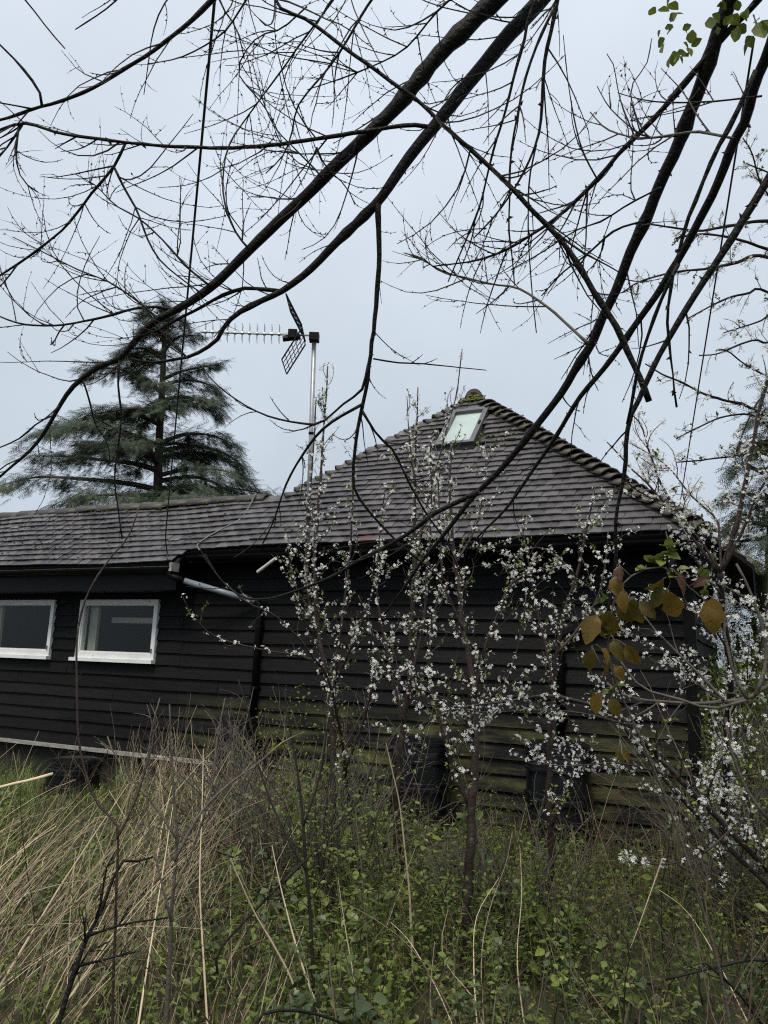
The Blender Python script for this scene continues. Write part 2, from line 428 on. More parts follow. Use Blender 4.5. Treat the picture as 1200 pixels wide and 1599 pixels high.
ROOM = material("dim_room", (0.055, 0.062, 0.05), (0.075, 0.08, 0.066), 0.9, 2)
CURT = material("pale_curtain", (0.30, 0.32, 0.31), (0.4, 0.42, 0.41), 0.8, 4)
for i, w in enumerate(WINS): window(w, i)

# roof: one tiled plane over wing and hip end
SLOPE = math.radians(47.0); SS, CSL = math.sin(SLOPE), math.cos(SLOPE)
OV, ZE = -0.30, 2.738
def R(u, s, h=0.0):
    """front roof plane: along u, s up the slope from the main eave, h above the plane"""
    return np.array([u, OV + s * CSL - h * SS, ZE + s * SS + h * CSL])
AP_U, AP_S = -3.085, 2.98          # apex
HR_U = -0.34                        # right hip at the eave
HL_U = AP_U - (HR_U - AP_U)         # left hip if it ran down to the eave
WS = 0.93                           # wing ridge, up the slope
STEP_U = -5.85                      # left of here the eave comes two courses lower
def hipR(s): return HR_U + (AP_U - HR_U) * s / AP_S
def hipL(s): return HL_U + (AP_U - HL_U) * s / AP_S
roof = MB()
def deck(pts, th=0.03):
    n = len(pts); pts = [np.array(p, float) for p in pts]
    nrm = np.cross(pts[1] - pts[0], pts[2] - pts[0]); nrm /= np.linalg.norm(nrm)
    if nrm[2] < 0: nrm = -nrm
    lo = [p - nrm * th for p in pts]
    v = np.array(pts + lo)
    t = [(0, i, i + 1) for i in range(1, n - 1)] + [(n, n + i + 1, n + i) for i in range(1, n - 1)]
    q = [(i, (i + 1) % n, n + (i + 1) % n, n + i) for i in range(n)]
    roof.add(v, q=q, t=t)
uw = hipL(WS)
EXT = -0.20
deck([R(HR_U, 0, -.01), R(AP_U, AP_S, -.01), R(uw, WS, -.01), R(U0, WS, -.01), R(U0, 0.0, -.01)])
deck([R(STEP_U, 0.0, -.012), R(U0, 0.0, -.012), R(U0, EXT, -.012), R(STEP_U, EXT, -.012)])
apex = R(AP_U, AP_S)
BACK = 5.2
hipc = R(HR_U, 0)
side_s = math.hypot(HR_U - AP_U, apex[2] - hipc[2])
dS = np.array([HR_U - AP_U, 0, hipc[2] - apex[2]]) / side_s           # down the right flank
outS = 0.44                                                            # the flank runs on below the front eave
low0 = np.array([HR_U, OV + 0.05, hipc[2]]); 
deck([apex, hipc, hipc + dS * outS + np.array([0, 0.10, 0]), np.array([HR_U, BACK, hipc[2]]) + dS * outS, np.array([AP_U, BACK, apex[2]])])
hl = R(uw, WS)
deck([apex, np.array([AP_U, BACK, apex[2]]), np.array([HL_U, BACK, hipc[2]]), R(HL_U, 0), ])
deck([R(U0, WS, -.01), R(uw + 0.3, WS, -.01), np.array([uw + 0.3, BACK, 2.75]), np.array([U0, BACK, 2.75])])
roof_o = roof.build("roof", DARKCORE, barn)

# tiles: gauge 0.104, width 0.162; the 300 nearest are objects of their own
GA, TW, TL, TT = 0.104, 0.162, 0.172, 0.012
def tile_mb():
    b = MB(); w = TW / 2 - 0.0015; v = []
    for y in (0, TL):
        for x in (-w, 0, w):
            cam_ = 0.003 * (1 - (x / w) ** 2)
            v.append((x, y, TT + cam_)); 
    for y in (0, TL):
        for x in (-w, 0, w): v.append((x, y, 0.0))
    q = [(0, 1, 4, 3), (1, 2, 5, 4), (6, 0, 3, 9), (2, 8, 11, 5), (6, 7, 1, 0), (7, 8, 2, 1), (3, 4, 10, 9), (4, 5, 11, 10)]
    b.add(v, q=q); return b
tmb = tile_mb(); TV = np.vstack(tmb.v); TQ = np.vstack(tmb.q)
tile_me = tmb.mesh("tile", TILE)
tile_red = tmb.mesh("tile", REDT)
SKY = (-3.275, -2.80, 1.76, 2.58)     # skylight u0,u1,s0,s1
spots = []
rt = random.Random(5)
c = -2
while True:
    s = c * GA
    if s > AP_S - 0.12: break
    ul = U0 if s < WS - 0.04 else hipL(s) + 0.05
    ur = STEP_U if s < -0.01 else hipR(s) - 0.05
    x = ul + (0.0 if c % 2 else TW / 2) + rt.uniform(0, 0.01)
    if s >= WS - 0.04: x = ul + (rt.uniform(0, TW))
    drift = rt.uniform(-0.006, 0.006)
    while x < ur:
        if not (SKY[0] - 0.05 < x < SKY[1] + 0.05 and SKY[2] - 0.12 < s < SKY[3] - 0.03):
            wob = 0.012 * math.sin(x * 1.3 + 0.5) + 0.006 * math.sin(x * 3.7 + s * 5) - 0.014 * math.exp(-((x + 7.5) / 1.2) ** 2)
            slip = -0.03 if rt.random() < 0.008 else 0
            spots.append((x, s + drift * 0.5 + rt.uniform(-0.004, 0.004) + slip, wob + rt.uniform(0, 0.004), rt.gauss(0, 0.012), rt.gauss(0, 0.01)))
        x += TW
    c += 1
def tile_matrix(x, s, h, yaw, rollt):
    tilt = math.radians(10.5)                      # each tile rides on the one below
    p = R(x, s, h + 0.036)
    m_ = Matrix.Translation(Vector(p)) @ Matrix.Rotation(SLOPE - tilt, 4, 'X') @ Matrix.Rotation(yaw, 4, 'Z') @ Matrix.Rotation(rollt, 4, 'Y')
    return m_
def seen(x, s):
    p = B2W(*R(x, s)); d = p - EYE; z = d @ FW; px = CX + FPX * (d @ RT) / z; py = CY - FPX * (d @ UP) / z
    return (0 < px < 1200 and 0 < py < 1599), z
order = sorted(range(len(spots)), key=lambda i: (0 if seen(spots[i][0], spots[i][1])[0] else 100) + seen(spots[i][0], spots[i][1])[1])
near = set(order[:290])
rest = MB()
for i, sp in enumerate(spots):
    mt = tile_matrix(*sp)
    red = rt.random() < (0.010 if sp[0] > -4.5 else 0.002)
    if i in near:
        o = link("tile", tile_red if red else tile_me, roof_o); o.matrix_local = mt
    else:
        a_ = np.array(mt)
        rest.add(TV @ a_[:3, :3].T + a_[:3, 3], q=TQ)
tag(rest.build("roof_tiling", TILE, roof_o), kind="stuff")
# right flank tiles, mostly edge-on from here
fl = MB()
vdir = np.array([0, 1.0, 0]); nS = np.cross(vdir, -dS); nS = nS if nS[2] > 0 else -nS
sF = 0.0; i = 0
while sF < side_s + outS:
    base = apex + dS * sF
    v0 = OV + (AP_S * CSL) * max(0, 1 - sF / side_s) + 0.12
    x = v0 + (TW / 2 if i % 2 else 0)
    A = np.stack([vdir, -dS * math.cos(0.1) + nS * -math.sin(0.1) * -1 * -1, nS], 1)
    while x < BACK:
        o3 = np.array([base[0], x, base[2]]) + nS * (0.014 + rt.uniform(0, 0.004))
        fl.add(TV @ A.T + o3, q=TQ); x += TW
    sF += GA; i += 1
tag(fl.build("flank_tiling", LICHT, roof_o), kind="stuff")

# hip bonnets and ridge tiles
def half_round(L, r0, r1, arc=1.0, th=0.016, n=7):
    b = MB(); v = []
    for (x, r) in ((0, r0), (L, r1)):
        for rr in (r, r - th):
            for i in range(n):
                a_ = math.pi * (0.5 - arc / 2 + arc * i / (n - 1)); v.append((x, -rr * math.cos(a_), rr * math.sin(a_)))
    q = []
    for i in range(n - 1):
        q += [(i, i + 1, 2 * n + i + 1, 2 * n + i), (n + i + 1, n + i, 3 * n + i, 3 * n + i + 1), (i + 1, i, n + i, n + i + 1), (2 * n + i, 2 * n + i + 1, 3 * n + i + 1, 3 * n + i)]
    q += [(0, 2 * n, 3 * n, n), (n - 1, 2 * n - 1, 4 * n - 1, 3 * n - 1)]
    b.add(v, q=q); return b
bon = half_round(0.20, 0.125, 0.085, 0.8, 0.016).mesh("hip_tile", HIPT, True)
bon2 = half_round(0.19, 0.175, 0.13, 0.62, 0.014).mesh("hip_tile", HIPT, True)
def along(name, me, p0, p1, step, parent, lift, tiltup, jit=0.01, end=0.0):
    p0 = np.array(p0); p1 = np.array(p1); d = p1 - p0; L = np.linalg.norm(d); d /= L
    n = int((L - end) / step)
    for i in range(n):
        p = p0 + d * i * step
        x = Vector(d); y = Vector((0, 0, 1)).cross(x).normalized(); z = x.cross(y)
        m_ = Matrix((x, y, z)).transposed().to_4x4()
        m_ = Matrix.Translation(Vector(p) + z * lift) @ m_ @ Matrix.Rotation(tiltup + rt.gauss(0, 0.02), 4, 'Y') @ Matrix.Rotation(rt.gauss(0, 0.05), 4, 'X') @ Matrix.Rotation(rt.gauss(0, 0.03), 4, 'Z')
        o = link(name, me, parent); o.matrix_local = m_
hs = math.hypot(math.hypot(HR_U - AP_U, AP_S * CSL), AP_S * SS)
along("hip_tile", bon2, R(HR_U, 0.0), apex, hs * GA / AP_S, roof_o, -0.085, 0.16, end=0.1)
along("hip_tile", bon, R(uw, WS + 0.02), apex, hs * GA / AP_S, roof_o, -0.05, 0.20, end=0.1)
RIDGET = material("dark_ridge_tile", (0.026, 0.024, 0.022), (0.06, 0.054, 0.05), 0.5, 14, 0.5, 50, island=0.5, c3=(0.05, 0.055, 0.03), s3=7, t3=(0.56, 0.7))
rid = half_round(0.40, 0.118, 0.108, 0.95, 0.018, 9).mesh("ridge_tile", RIDGET, True)
wr0 = R(U0, WS) + np.array([0, 0.06, 0.0]); wr1 = R(uw + 0.06, WS) + np.array([0, 0.06, -0.006])
along("ridge_tile", rid, wr0, wr1, 0.385, roof_o, 0.0, -0.012)
along("ridge_tile", rid, apex + np.array([0, -0.10, -0.035]), np.array([AP_U, BACK, apex[2] - 0.035]), 0.385, roof_o, 0.0, 0.0)
# closed, mossy end of the ridge with its round hole
e = MB(); n = 14; v = []
for y, r in ((-0.118, 0.112), (-0.085, 0.112)):
    for i in range(n):
        a_ = math.pi * (-0.12 + 1.24 * i / (n - 1)); v.append((r * math.cos(a_), y, r * math.sin(a_)))
for y, r in ((-0.118, 0.036), (-0.085, 0.036)):
    for i in range(n): a_ = math.pi * (-0.12 + 1.24 * i / (n - 1)); v.append((r * math.cos(a_), y, 0.02 + r * math.sin(a_)))
q = []
for i in range(n - 1): q += [(i, 2 * n + i, 2 * n + i + 1, i + 1), (i, i + 1, n + i + 1, n + i), (2 * n + i, 3 * n + i, 3 * n + i + 1, 2 * n + i + 1)]
e.add(v, q=q); o = e.build("ridge_end_tile", HIPT, roof_o); o.location = apex + np.array([0, 0.02, -0.02])
e = MB(); th = np.linspace(0, 2 * math.pi, 16)[:-1]
e.tube([(0, -0.135, 0.02), (0, -0.10, 0.02)], 0.05, 12); 
e.box((-0.10, -0.125, -0.075), (0.10, -0.06, -0.012)); o = e.build("ridge_plug", DARKCORE, roof_o); o.location = apex + np.array([0, 0.035, -0.02])
# moss pads on the apex, the wing ridge and the tiles by the skylight
def pads(name, centres, mat, parent):
    b = MB()
    for (p, r, fl_) in centres:
        nn, mm = 7, 5; v = []
        for j in range(mm):
            ph = math.pi / 2 * j / (mm - 1)
            for i in range(nn):
                t_ = 2 * math.pi * i / nn; rr = r * (0.75 + 0.5 * rt.random())
                v.append((p[0] + rr * math.cos(t_) * math.cos(ph), p[1] + rr * math.sin(t_) * math.cos(ph) * 0.7, p[2] + fl_ * rr * math.sin(ph)))
        q = [(j * nn + i, j * nn + (i + 1) % nn, (j + 1) * nn + (i + 1) % nn, (j + 1) * nn + i) for j in range(mm - 1) for i in range(nn)]
        b.add(v, q=q)
    return b.build(name, mat, parent, True)
ms = []
for i in range(46):
    s = AP_S - abs(rt.gauss(0, 0.10)) - 0.02; u = AP_U + max(-1, min(1, rt.gauss(-0.1, 0.5))) * (AP_S - s) * 0.8
    ms.append((R(u, s, 0.035 + rt.uniform(0, .03)), rt.uniform(0.012, 0.034), 0.8))
for i in range(50):
    u = rt.uniform(SKY[1] + 0.03, SKY[1] + 0.5); s = SKY[2] + rt.gauss(0.05, 0.09)
    ms.append((R(u, round(s / GA) * GA + 0.01, 0.05), rt.uniform(0.008, 0.018), 0.6))
for i in range(60):
    s = rt.uniform(0.5, 2.9); ms.append((R(hipR(s) - abs(rt.gauss(0.03, 0.09)), s, 0.065), rt.uniform(0.008, 0.022), 0.7))
for i in range(70):
    u = rt.uniform(-9.8, -5.4); ms.append((R(u, WS - rt.uniform(0.02, 0.09), 0.055), rt.uniform(0.006, 0.016), 0.6))
tag(pads("moss", ms, MOSS, roof_o), kind="stuff")
# dark bud scales and debris lying on the wing's tiles
db = []
for i in range(640):
    u = rt.uniform(-10.2, -5.6); s = rt.uniform(-0.12, 0.85)
    if rt.random() < (0.9 if u < -7.2 else 0.3): db.append((R(u, s, 0.056), rt.uniform(0.008, 0.017), 0.5))
tag(pads("fallen_debris", db, DARKCORE, roof_o), kind="stuff")

# skylight
sk = empty("skylight", tuple(R((SKY[0] + SKY[1]) / 2, SKY[2], 0.0)), 0, barn); sk.rotation_euler = (SLOPE, 0, 0)
w2, L2 = (SKY[1] - SKY[0]) / 2, SKY[3] - SKY[2]
f = MB(); t = 0.06; h = 0.075
f.box((-w2, L2 - t, 0), (w2, L2, h)); f.box((-w2, 0, 0), (w2, t * 0.8, h)); f.box((-w2, t * 0.8, 0), (-w2 + t, L2 - t, h)); f.box((w2 - t, t * 0.8, 0), (w2, L2 - t, h)); f.build("frame", FLASH, sk)
for sx_ in (-1, 1):
    f = MB(); f.box((sx_ * (w2 - 0.03) - 0.012, L2 * 0.48, h), (sx_ * (w2 - 0.03) + 0.012, L2 * 0.56, h + 0.012)); f.build("cover_clip", BLACKP, sk)
f = MB(); f.add([(-w2 + t, t * 0.8, 0.055), (w2 - t, t * 0.8, 0.055), (w2 - t, L2 - t, 0.055), (-w2 + t, L2 - t, 0.055)], q=[(0, 1, 2, 3)]); f.build("pane", GLASS, sk)
f = MB(); f.box((-w2 + t, t * 0.8, 0.02), (w2 - t, L2 - t, 0.026)); f.build("sky_reflection", SKYREFL, sk)  # added panel under the pane, its colour standing in for reflected sky
f = MB(); f.box((-w2 - 0.02, -0.11, 0.012), (w2 + 0.02, -0.001, 0.042)); f.build("flashing_apron", BLACKP, sk)

# eaves: fascia, gutters and pipes
f = MB(); f.box((STEP_U + 0.02, OV + 0.045, ZE - 0.13), (HR_U - 0.02, OV + 0.065, ZE - 0.02)); f.build("fascia", BLACKP, barn)
f = MB(); f.box((STEP_U + 0.02, OV + 0.066, ZE - 0.12), (HR_U - 0.02, 0.0, ZE - 0.10)); f.build("soffit", BLACKP, barn)
le = R(0, EXT)
f = MB(); f.box((U0, le[1] + 0.03, le[2] - 0.10), (STEP_U, le[1] + 0.05, le[2] - 0.012)); f.build("fascia", PALEW, barn)
f = MB(); f.box((U0, le[1] + 0.051, le[2] - 0.30), (STEP_U - 0.01, -0.03, le[2] - 0.09)); f.build("boxed_eave", BLACKP, barn)
def gutter(name, p0, p1, r=0.055, mat=BLACKP):
    p0 = np.array(p0, float); p1 = np.array(p1, float); d = p1 - p0; L = np.linalg.norm(d); d /= L
    b = half_round(L, r, r, 1.0, 0.004, 9)
    o = b.build(name, mat, barn)
    x = Vector(d); z = Vector((0, 0, -1)); y = z.cross(x)
    mt = Matrix((x, y, z)).transposed().to_4x4(); o.matrix_local = Matrix.Translation(Vector(p0)) @ mt
    return o
gutter("gutter", (U0, le[1] - 0.02, le[2] - 0.045), (STEP_U - 0.02, le[1] - 0.02, le[2] - 0.055))
gutter("gutter", (STEP_U + 0.08, OV - 0.02, ZE - 0.055), (HR_U + 0.02, OV - 0.02, ZE - 0.06))
lowe = hipc + dS * outS
gutter("gutter", (lowe[0] + 0.05, OV + 0.02, lowe[2] - 0.04), (lowe[0] + 0.05, BACK, lowe[2] - 0.05), 0.055)
def pipe(name, pts, r, mat, sides=12):
    b = MB(); b.tube(pts, r, sides); return b.build(name, mat, barn, True)
def bend(pts, n=5, rad=0.05):
    """round the corners of a pipe run"""
    pts = [np.array(p, float) for p in pts]; out = [pts[0]]
    for a_, b_, c_ in zip(pts[:-2], pts[1:-1], pts[2:]):
        d1 = (a_ - b_) / np.linalg.norm(a_ - b_); d2 = (c_ - b_) / np.linalg.norm(c_ - b_)
        s_, e_ = b_ + d1 * rad, b_ + d2 * rad
        for i in range(n + 1):
            t_ = i / n; out.append((1 - t_) ** 2 * s_ + 2 * t_ * (1 - t_) * b_ + t_ * t_ * e_)
    out.append(pts[-1]); return out
pA = W2B(W(272, 903, 9.0)); 
gx = (STEP_U - 0.06, le[1] - 0.02, le[2] - 0.10)
elb = (STEP_U - 0.04, le[1] - 0.02, 2.44); crn = (-4.93, -0.07, 2.17)
pipe("downpipe", bend([gx, elb, (STEP_U + 0.1, le[1] + 0.05, 2.395)]), 0.036, BLACKP)
pipe("swan_neck_pipe", [(STEP_U + 0.08, le[1] + 0.045, 2.40), tuple(np.array((STEP_U + 0.08, le[1] + 0.045, 2.40)) * 0.02 + np.array(crn) * 0.98)], 0.033, PIPEG)
pipe("downpipe", bend([tuple(np.array((STEP_U + 0.08, le[1] + 0.045, 2.40)) * 0.06 + np.array(crn) * 0.94), crn, (-4.93, -0.07, 0.95)]), 0.038, BLACKP)
cR = (-1.62, -0.08, 1.87)
pipe("downpipe", bend([(-0.62, OV - 0.02, ZE - 0.1), (-0.62, OV - 0.02, 2.42), (-0.80, -0.1, 2.2), cR, (-1.62, -0.08, 0.95)]), 0.040, BLACKP)
for (u, z) in ((-4.93, 1.9), (-4.93, 1.25), (-1.62, 1.6), (-1.62, 1.15)):
    f = MB(); f.box((u - 0.05, -0.05, z), (u + 0.05, -0.03, z + 0.03)); f.tube([(u, -0.07, z), (u, -0.07, z + 0.03)], 0.045, 12); f.build("pipe_clip", BLACKP, barn)
# white overflow pipe and the grey lead running down the wing roof
a0, a1 = W2B(W(403, 893, 8.25)), W2B(W(431, 872, 8.05))
wp = MB(); wp.tube([a0 + (a0 - a1) * 0.0, a1], 0.018, 10); tag(wp.build("overflow_pipe", WHITEP, barn), "short white plastic overflow pipe")
ld = [R(-5.33, WS + 0.02, 0.10), R(-5.36, WS - 0.1, 0.05), R(-5.34, WS - 0.38, 0.04), R(-5.48, WS - 0.55, 0.04), R(-5.62, 0.22, 0.04), R(-5.68, 0.06, 0.045), R(-5.60, -0.03, 0.03)]
def smooth(p, n=6):
    p = np.asarray(p, float); q = np.vstack([2 * p[0] - p[1], p, 2 * p[-1] - p[-2]]); out = []
    for i in range(1, len(q) - 2):
        for k_ in range(n):
            t_ = k_ / n; a_, b_, c_, d_ = q[i - 1], q[i], q[i + 1], q[i + 2]
            out.append(0.5 * (2 * b_ + (c_ - a_) * t_ + (2 * a_ - 5 * b_ + 4 * c_ - d_) * t_ ** 2 + (3 * b_ - a_ - 3 * c_ + d_) * t_ ** 3))
    out.append(q[-2]); return np.array(out)
lm = MB(); lm.tube(smooth(ld), 0.012, 6); lm.build("cable_lead", FLASH, barn, True)
bk = MB()
bk.box((STEP_U - 0.03, le[1] - 0.07, le[2] - 0.10), (STEP_U + 0.005, le[1] + 0.06, le[2] - 0.0)); bk.build("fascia_end", PALEW, barn)

# ------------------------------------------------------------------ television aerial on its mast
mb_ = W(477.5, 935, 7.98); mt_ = W(491.5, 520, 7.92)
ant = empty("television_aerial", tuple(mb_)); tag(ant, "television aerial with grid reflector on a tall grey mast against the barn wall", "aerial")
def local(o, pts): return np.asarray(pts, float) - np.array(o.location)
m = MB(); m.tube(local(ant, [mb_, mt_]), 0.024, 12); m.build("mast", METALG, ant, True)
for t_ in (0.02, 0.12):
    p = mb_ + (mt_ - mb_) * t_; m = MB(); m.tube(local(ant, [p, p + (mt_ - mb_) * 0.012]), 0.04, 12)
    q0 = p + VX * 0.03; m.tube(local(ant, [q0, q0 + VX * 0.42]), 0.012, 6); m.build("wall_bracket", BLACKP, ant, True)
for t_ in (0.30, 0.62):
    p = mb_ + (mt_ - mb_) * t_; m = MB(); m.tube(local(ant, [p, p + (mt_ - mb_) * 0.010]), 0.027, 12); m.build("mast_band", BLACKP, ant, True)
b0, b1 = W(497, 524, 7.92), W(315, 518, 7.92)
bd = (b1 - b0) / np.linalg.norm(b1 - b0)
m = MB(); m.tube(local(ant, [b0, b1]), 0.013, 6); m.build("boom", METALG, ant)
m = MB(); p = mt_ + np.array([0, 0, -0.06]); m.box(local(ant, p - np.array([0.05, 0.05, 0.03])), local(ant, p + np.array([0.05, 0.05, 0.05]))); m.build("clamp", BLACKP, ant)
hz = np.cross(bd, (0, 0, 1)); hz /= np.linalg.norm(hz)         # across the boom
vz = np.cross(hz, bd)
vz = vz if vz[2] > 0 else -vz
blen = np.linalg.norm(b1 - b0)
for i in range(11):
    p = b0 + bd * (0.40 + (blen - 0.44) * i / 10)
    m = MB()
    for a_ in (0.35, -0.35):
        dv = vz * math.cos(a_) + hz * math.sin(a_)
        m.tube(local(ant, [p - dv * 0.10, p + dv * 0.10]), 0.0032, 5)
    m.tube(local(ant, [p - bd * 0.012, p + bd * 0.012]), 0.02, 8)
    m.build("director", METALG, ant)
m = MB(); p = b0 + bd * 0.26
m.box(local(ant, p - 0.045), local(ant, p + 0.045)); m.tube(local(ant, [p - vz * 0.02 - bd * 0.08, p - vz * 0.05 + bd * 0.10]), 0.03, 8); m.build("dipole_box", BLACKP, ant)
hinge = b0 + bd * 0.14
for sgn in (1, -1):
    m = MB()
    d = (vz * sgn * 0.9 + bd * 0.48); d /= np.linalg.norm(d)
    Lp, Wp = 0.40, 0.20
    for k_ in range(5):
        off = hz * (-Wp + 2 * Wp * k_ / 4)
        m.tube(local(ant, [hinge + off + d * 0.02, hinge + off + d * Lp]), 0.0085 if k_ in (0, 4) else 0.0045, 5)
    for k_ in range(7):
        q_ = hinge + d * (0.02 + (Lp - 0.02) * k_ / 6)
        m.tube(local(ant, [q_ - hz * Wp, q_ + hz * Wp]), 0.006 if k_ in (0, 6) else 0.004, 5)
    m.build("reflector_grid", BLACKP, ant)

# ------------------------------------------------------------------ black plastic water butts against the wall
def butt(px, ptop, dv, dia, H, label, lid=True):
    # centre on the ground, a little in front of the wall
    d = RT * (px - CX) / FPX - UP * (ptop - CY) / FPX + FW
    t_ = (KW - dv - EYE @ VX) / (d @ VX); p = EYE + d * t_
    top = p[2]; base = float(gz(p[0], p[1])) - 0.03
    if H is None: H = top - base
    r_ = empty("water_butt", (p[0], p[1], top - H)); tag(r_, label, "water butt", "black water butts along the barn wall")
    R_ = dia / 2
    prof = [(0.86, 0), (0.90, 0.02)]
    for zc in (0.22, 0.30, 0.48, 0.54, 0.76):
        prof += [(0.93, zc - 0.022), (1.0, zc - 0.012), (1.0, zc + 0.012), (0.945, zc + 0.022)]
    prof += [(0.95, 0.85), (0.93, 0.875)]
    def lathe(pr, name, mat, z0=0, hh=H):
        b = MB(); n = 28; v = []
        for (rr, zz) in pr:
            for i in range(n): a_ = 2 * math.pi * i / n; v.append((R_ * rr * math.cos(a_), R_ * rr * math.sin(a_), z0 + zz * hh))
        q = [(j * n + i, j * n + (i + 1) % n, (j + 1) * n + (i + 1) % n, (j + 1) * n + i) for j in range(len(pr) - 1) for i in range(n)]
        b.add(v, q=q); o_ = b.build(name, mat, r_, True)
        md = o_.modifiers.new("edges", 'EDGE_SPLIT'); md.split_angle = math.radians(40); return o_
    lathe(prof, "body", PLASTB)
    lathe([(0.96, 0.872), (1.03, 0.876), (1.03, 0.905), (0.98, 0.91), (0.98, 0.925), (1.0, 0.93), (1.0, 0.955), (0.93, 0.965), (0.93, 0.98), (0.8, 1.0), (0.02, 1.0)], "lid", PLASTB)
    b = MB(); fv = -VX; pp = fv * R_ * 0.9; b.tube([pp + np.array([0, 0, H * 0.12]), pp + fv * 0.09 + np.array([0, 0, H * 0.12])], 0.014, 8); b.build("tap", PLASTB, r_)
    return r_
butt(118, 1184, 0.55, 0.60, 0.62, "squat black ribbed water butt half sunk in grass below the left windows")
butt(372, 1118, 0.30, 0.40, None, "narrow black water butt at the foot of the left downpipe, behind the dry stems")
butt(658, 1150, 0.42, 0.57, None, "black ribbed water butt in the middle of the wall, between the sapling trunks")
butt(872, 1158, 0.38, 0.57, None, "black ribbed water butt under the right downpipe, beside the green boards")
# ------------------------------------------------------------------ tools for stems, twigs, buds, leaves and blossom
def resample(p, step):
    p = np.asarray(p, float); s = np.r_[0, np.cumsum(np.linalg.norm(np.diff(p, axis=0), axis=1))]
    n = max(3, int(s[-1] / step) + 1); t = np.linspace(0, s[-1], n)
    return np.stack([np.interp(t, s, p[:, k]) for k in range(3)], 1), t / s[-1]
def nrm(v): return v / (np.linalg.norm(v) + 1e-12)

def branch(spec, d0, d1, w0, w1, jit=0.10, pw=1.0, step=0.045, rnd_=rnd, knob=0.10):
    """a branch through photograph pixels; depth d0..d1 m and width w0..w1 px along it"""
    px = [float(t) for t in spec.replace(",", " ").split()]; xy = list(zip(px[0::2], px[1::2]))
    s = np.r_[0, np.cumsum([math.dist(a_, b_) for a_, b_ in zip(xy[:-1], xy[1:])])]; s /= s[-1]
    pts = np.array([W(x, y, d0 + (d1 - d0) * t_) for (x, y), t_ in zip(xy, s)])
    pts = smooth(pts, 5); pts, t = resample(pts, step)
    dep = d0 + (d1 - d0) * t
    rad = (w0 + (w1 - w0) * t ** pw) * dep / FPX / 2
    rr = np.random.default_rng(int(abs(xy[0][0] * 31 + xy[0][1] * 17 + xy[-1][0] * 7)) + 3)
    nz_ = rr.normal(0, 1, (len(pts), 3)); nz_ = (nz_ + np.roll(nz_, 1, 0) + np.roll(nz_, -1, 0)) / 3
    env = np.minimum(1, np.minimum(np.arange(len(pts)), np.arange(len(pts))[::-1]) / 3)[:, None]
    pts = pts + nz_ * rad[:, None] * jit * 3 * env
    rad = rad * (1 + rr.normal(0, knob, len(pts)) * 0.6)
    kn = rr.random(len(pts)) < 0.07; rad[kn] *= 1.22
    return pts, rad

def shoot(p, d, L, up=0.25, wig=0.10, n=6, rr=rg):
    """a growing twig: bends upward, wanders a little"""
    out = [p]; d = nrm(d); st = L / n; cv = rr.normal(0, 0.55, 3) / n
    for i in range(n):
        d = nrm(d + np.array([0, 0, up]) / n * 1.6 + cv + rr.normal(0, wig, 3))
        out.append(out[-1] + d * st)
    return np.array(out)
BUDV = np.array([(-.35, -.3, 0), (.35, -.3, 0), (0, .4, 0), (0, 0, 1.0)]); BUDT = np.array([(0, 1, 3), (1, 2, 3), (2, 0, 3)])
def frames(dirs, rr=rg):
    """axes with z along dirs and a random turn about it"""
    z = dirs / (np.linalg.norm(dirs, axis=1)[:, None] + 1e-9)
    r_ = rr.normal(0, 1, z.shape); x = np.cross(r_, z); x /= np.linalg.norm(x, axis=1)[:, None] + 1e-9
    return np.stack([x, np.cross(z, x), z], 2)
def buds(mb, p, r, gap=0.035, size=0.009, rr=rg):
    s = np.r_[0, np.cumsum(np.linalg.norm(np.diff(p, axis=0), axis=1))]
    n = int(s[-1] / gap)
    if n < 1: return
    t = (np.arange(n) + rr.random(n) * 0.6 + 0.3) * gap; t = t[t < s[-1]]
    pos = np.stack([np.interp(t, s, p[:, k]) for k in range(3)], 1)
    tg = np.stack([np.interp(t, s, np.gradient(p[:, k])) for k in range(3)], 1); tg /= np.linalg.norm(tg, axis=1)[:, None] + 1e-9
    d = tg + rr.normal(0, 0.7, tg.shape)
    m_ = frames(d, rr) * (size * rr.uniform(0.6, 1.3, len(t)))[:, None, None] * np.array([0.7, 0.7, 1.0])[None, None]
    mb.inst(BUDV, BUDT, m_, pos)
def twigs(mb, pts, rad, n, L, up=0.25, t0=0.08, t1=1.0, lvl=2, flat=0.6, rmax=0.0032, bias=None, bud=0.010, angle=(0.5, 1.1), out=None, wig=0.11, rr=rg, kids=(2, 5)):
    """side twigs off a branch; out collects the finest polylines"""
    m = len(pts)
    for i in range(n):
        t = t0 + (t1 - t0) * rr.random(); k = min(m - 2, int(t * (m - 1)))
        tg = nrm(pts[k + 1] - pts[k])
        side = rr.normal(0, 1, 3)
        side -= (side @ FW) * FW * (1 - flat)
        if bias is not None: side = side + np.asarray(bias)
        side = nrm(side - (side @ tg) * tg)
        a_ = rr.uniform(*angle); d = tg * math.cos(a_) + side * math.sin(a_)
        Lk = L * rr.uniform(0.35, 1.15) * (1.15 - 0.5 * t)
        r0 = min(rmax * rr.uniform(0.7, 1.2), rad[k] * 0.75)
        p = shoot(pts[k], d, Lk, up * rr.uniform(0.2, 1.4), wig, max(5, int(Lk / 0.06)), rr)
        tw = np.linspace(1, 0.38, len(p)) * r0
        mb.tube(p, tw, 4 if r0 > 0.002 else 3, False)
        if bud: buds(mb, p, tw, 0.04, bud, rr)
        if out is not None: out.append(p)
        if lvl > 1:
            twigs(mb, p, tw, rr.integers(*kids), Lk * 0.5, up, 0.25, 0.95, lvl - 1, flat, r0 * 0.62, None, bud, angle, out, wig, rr, kids)

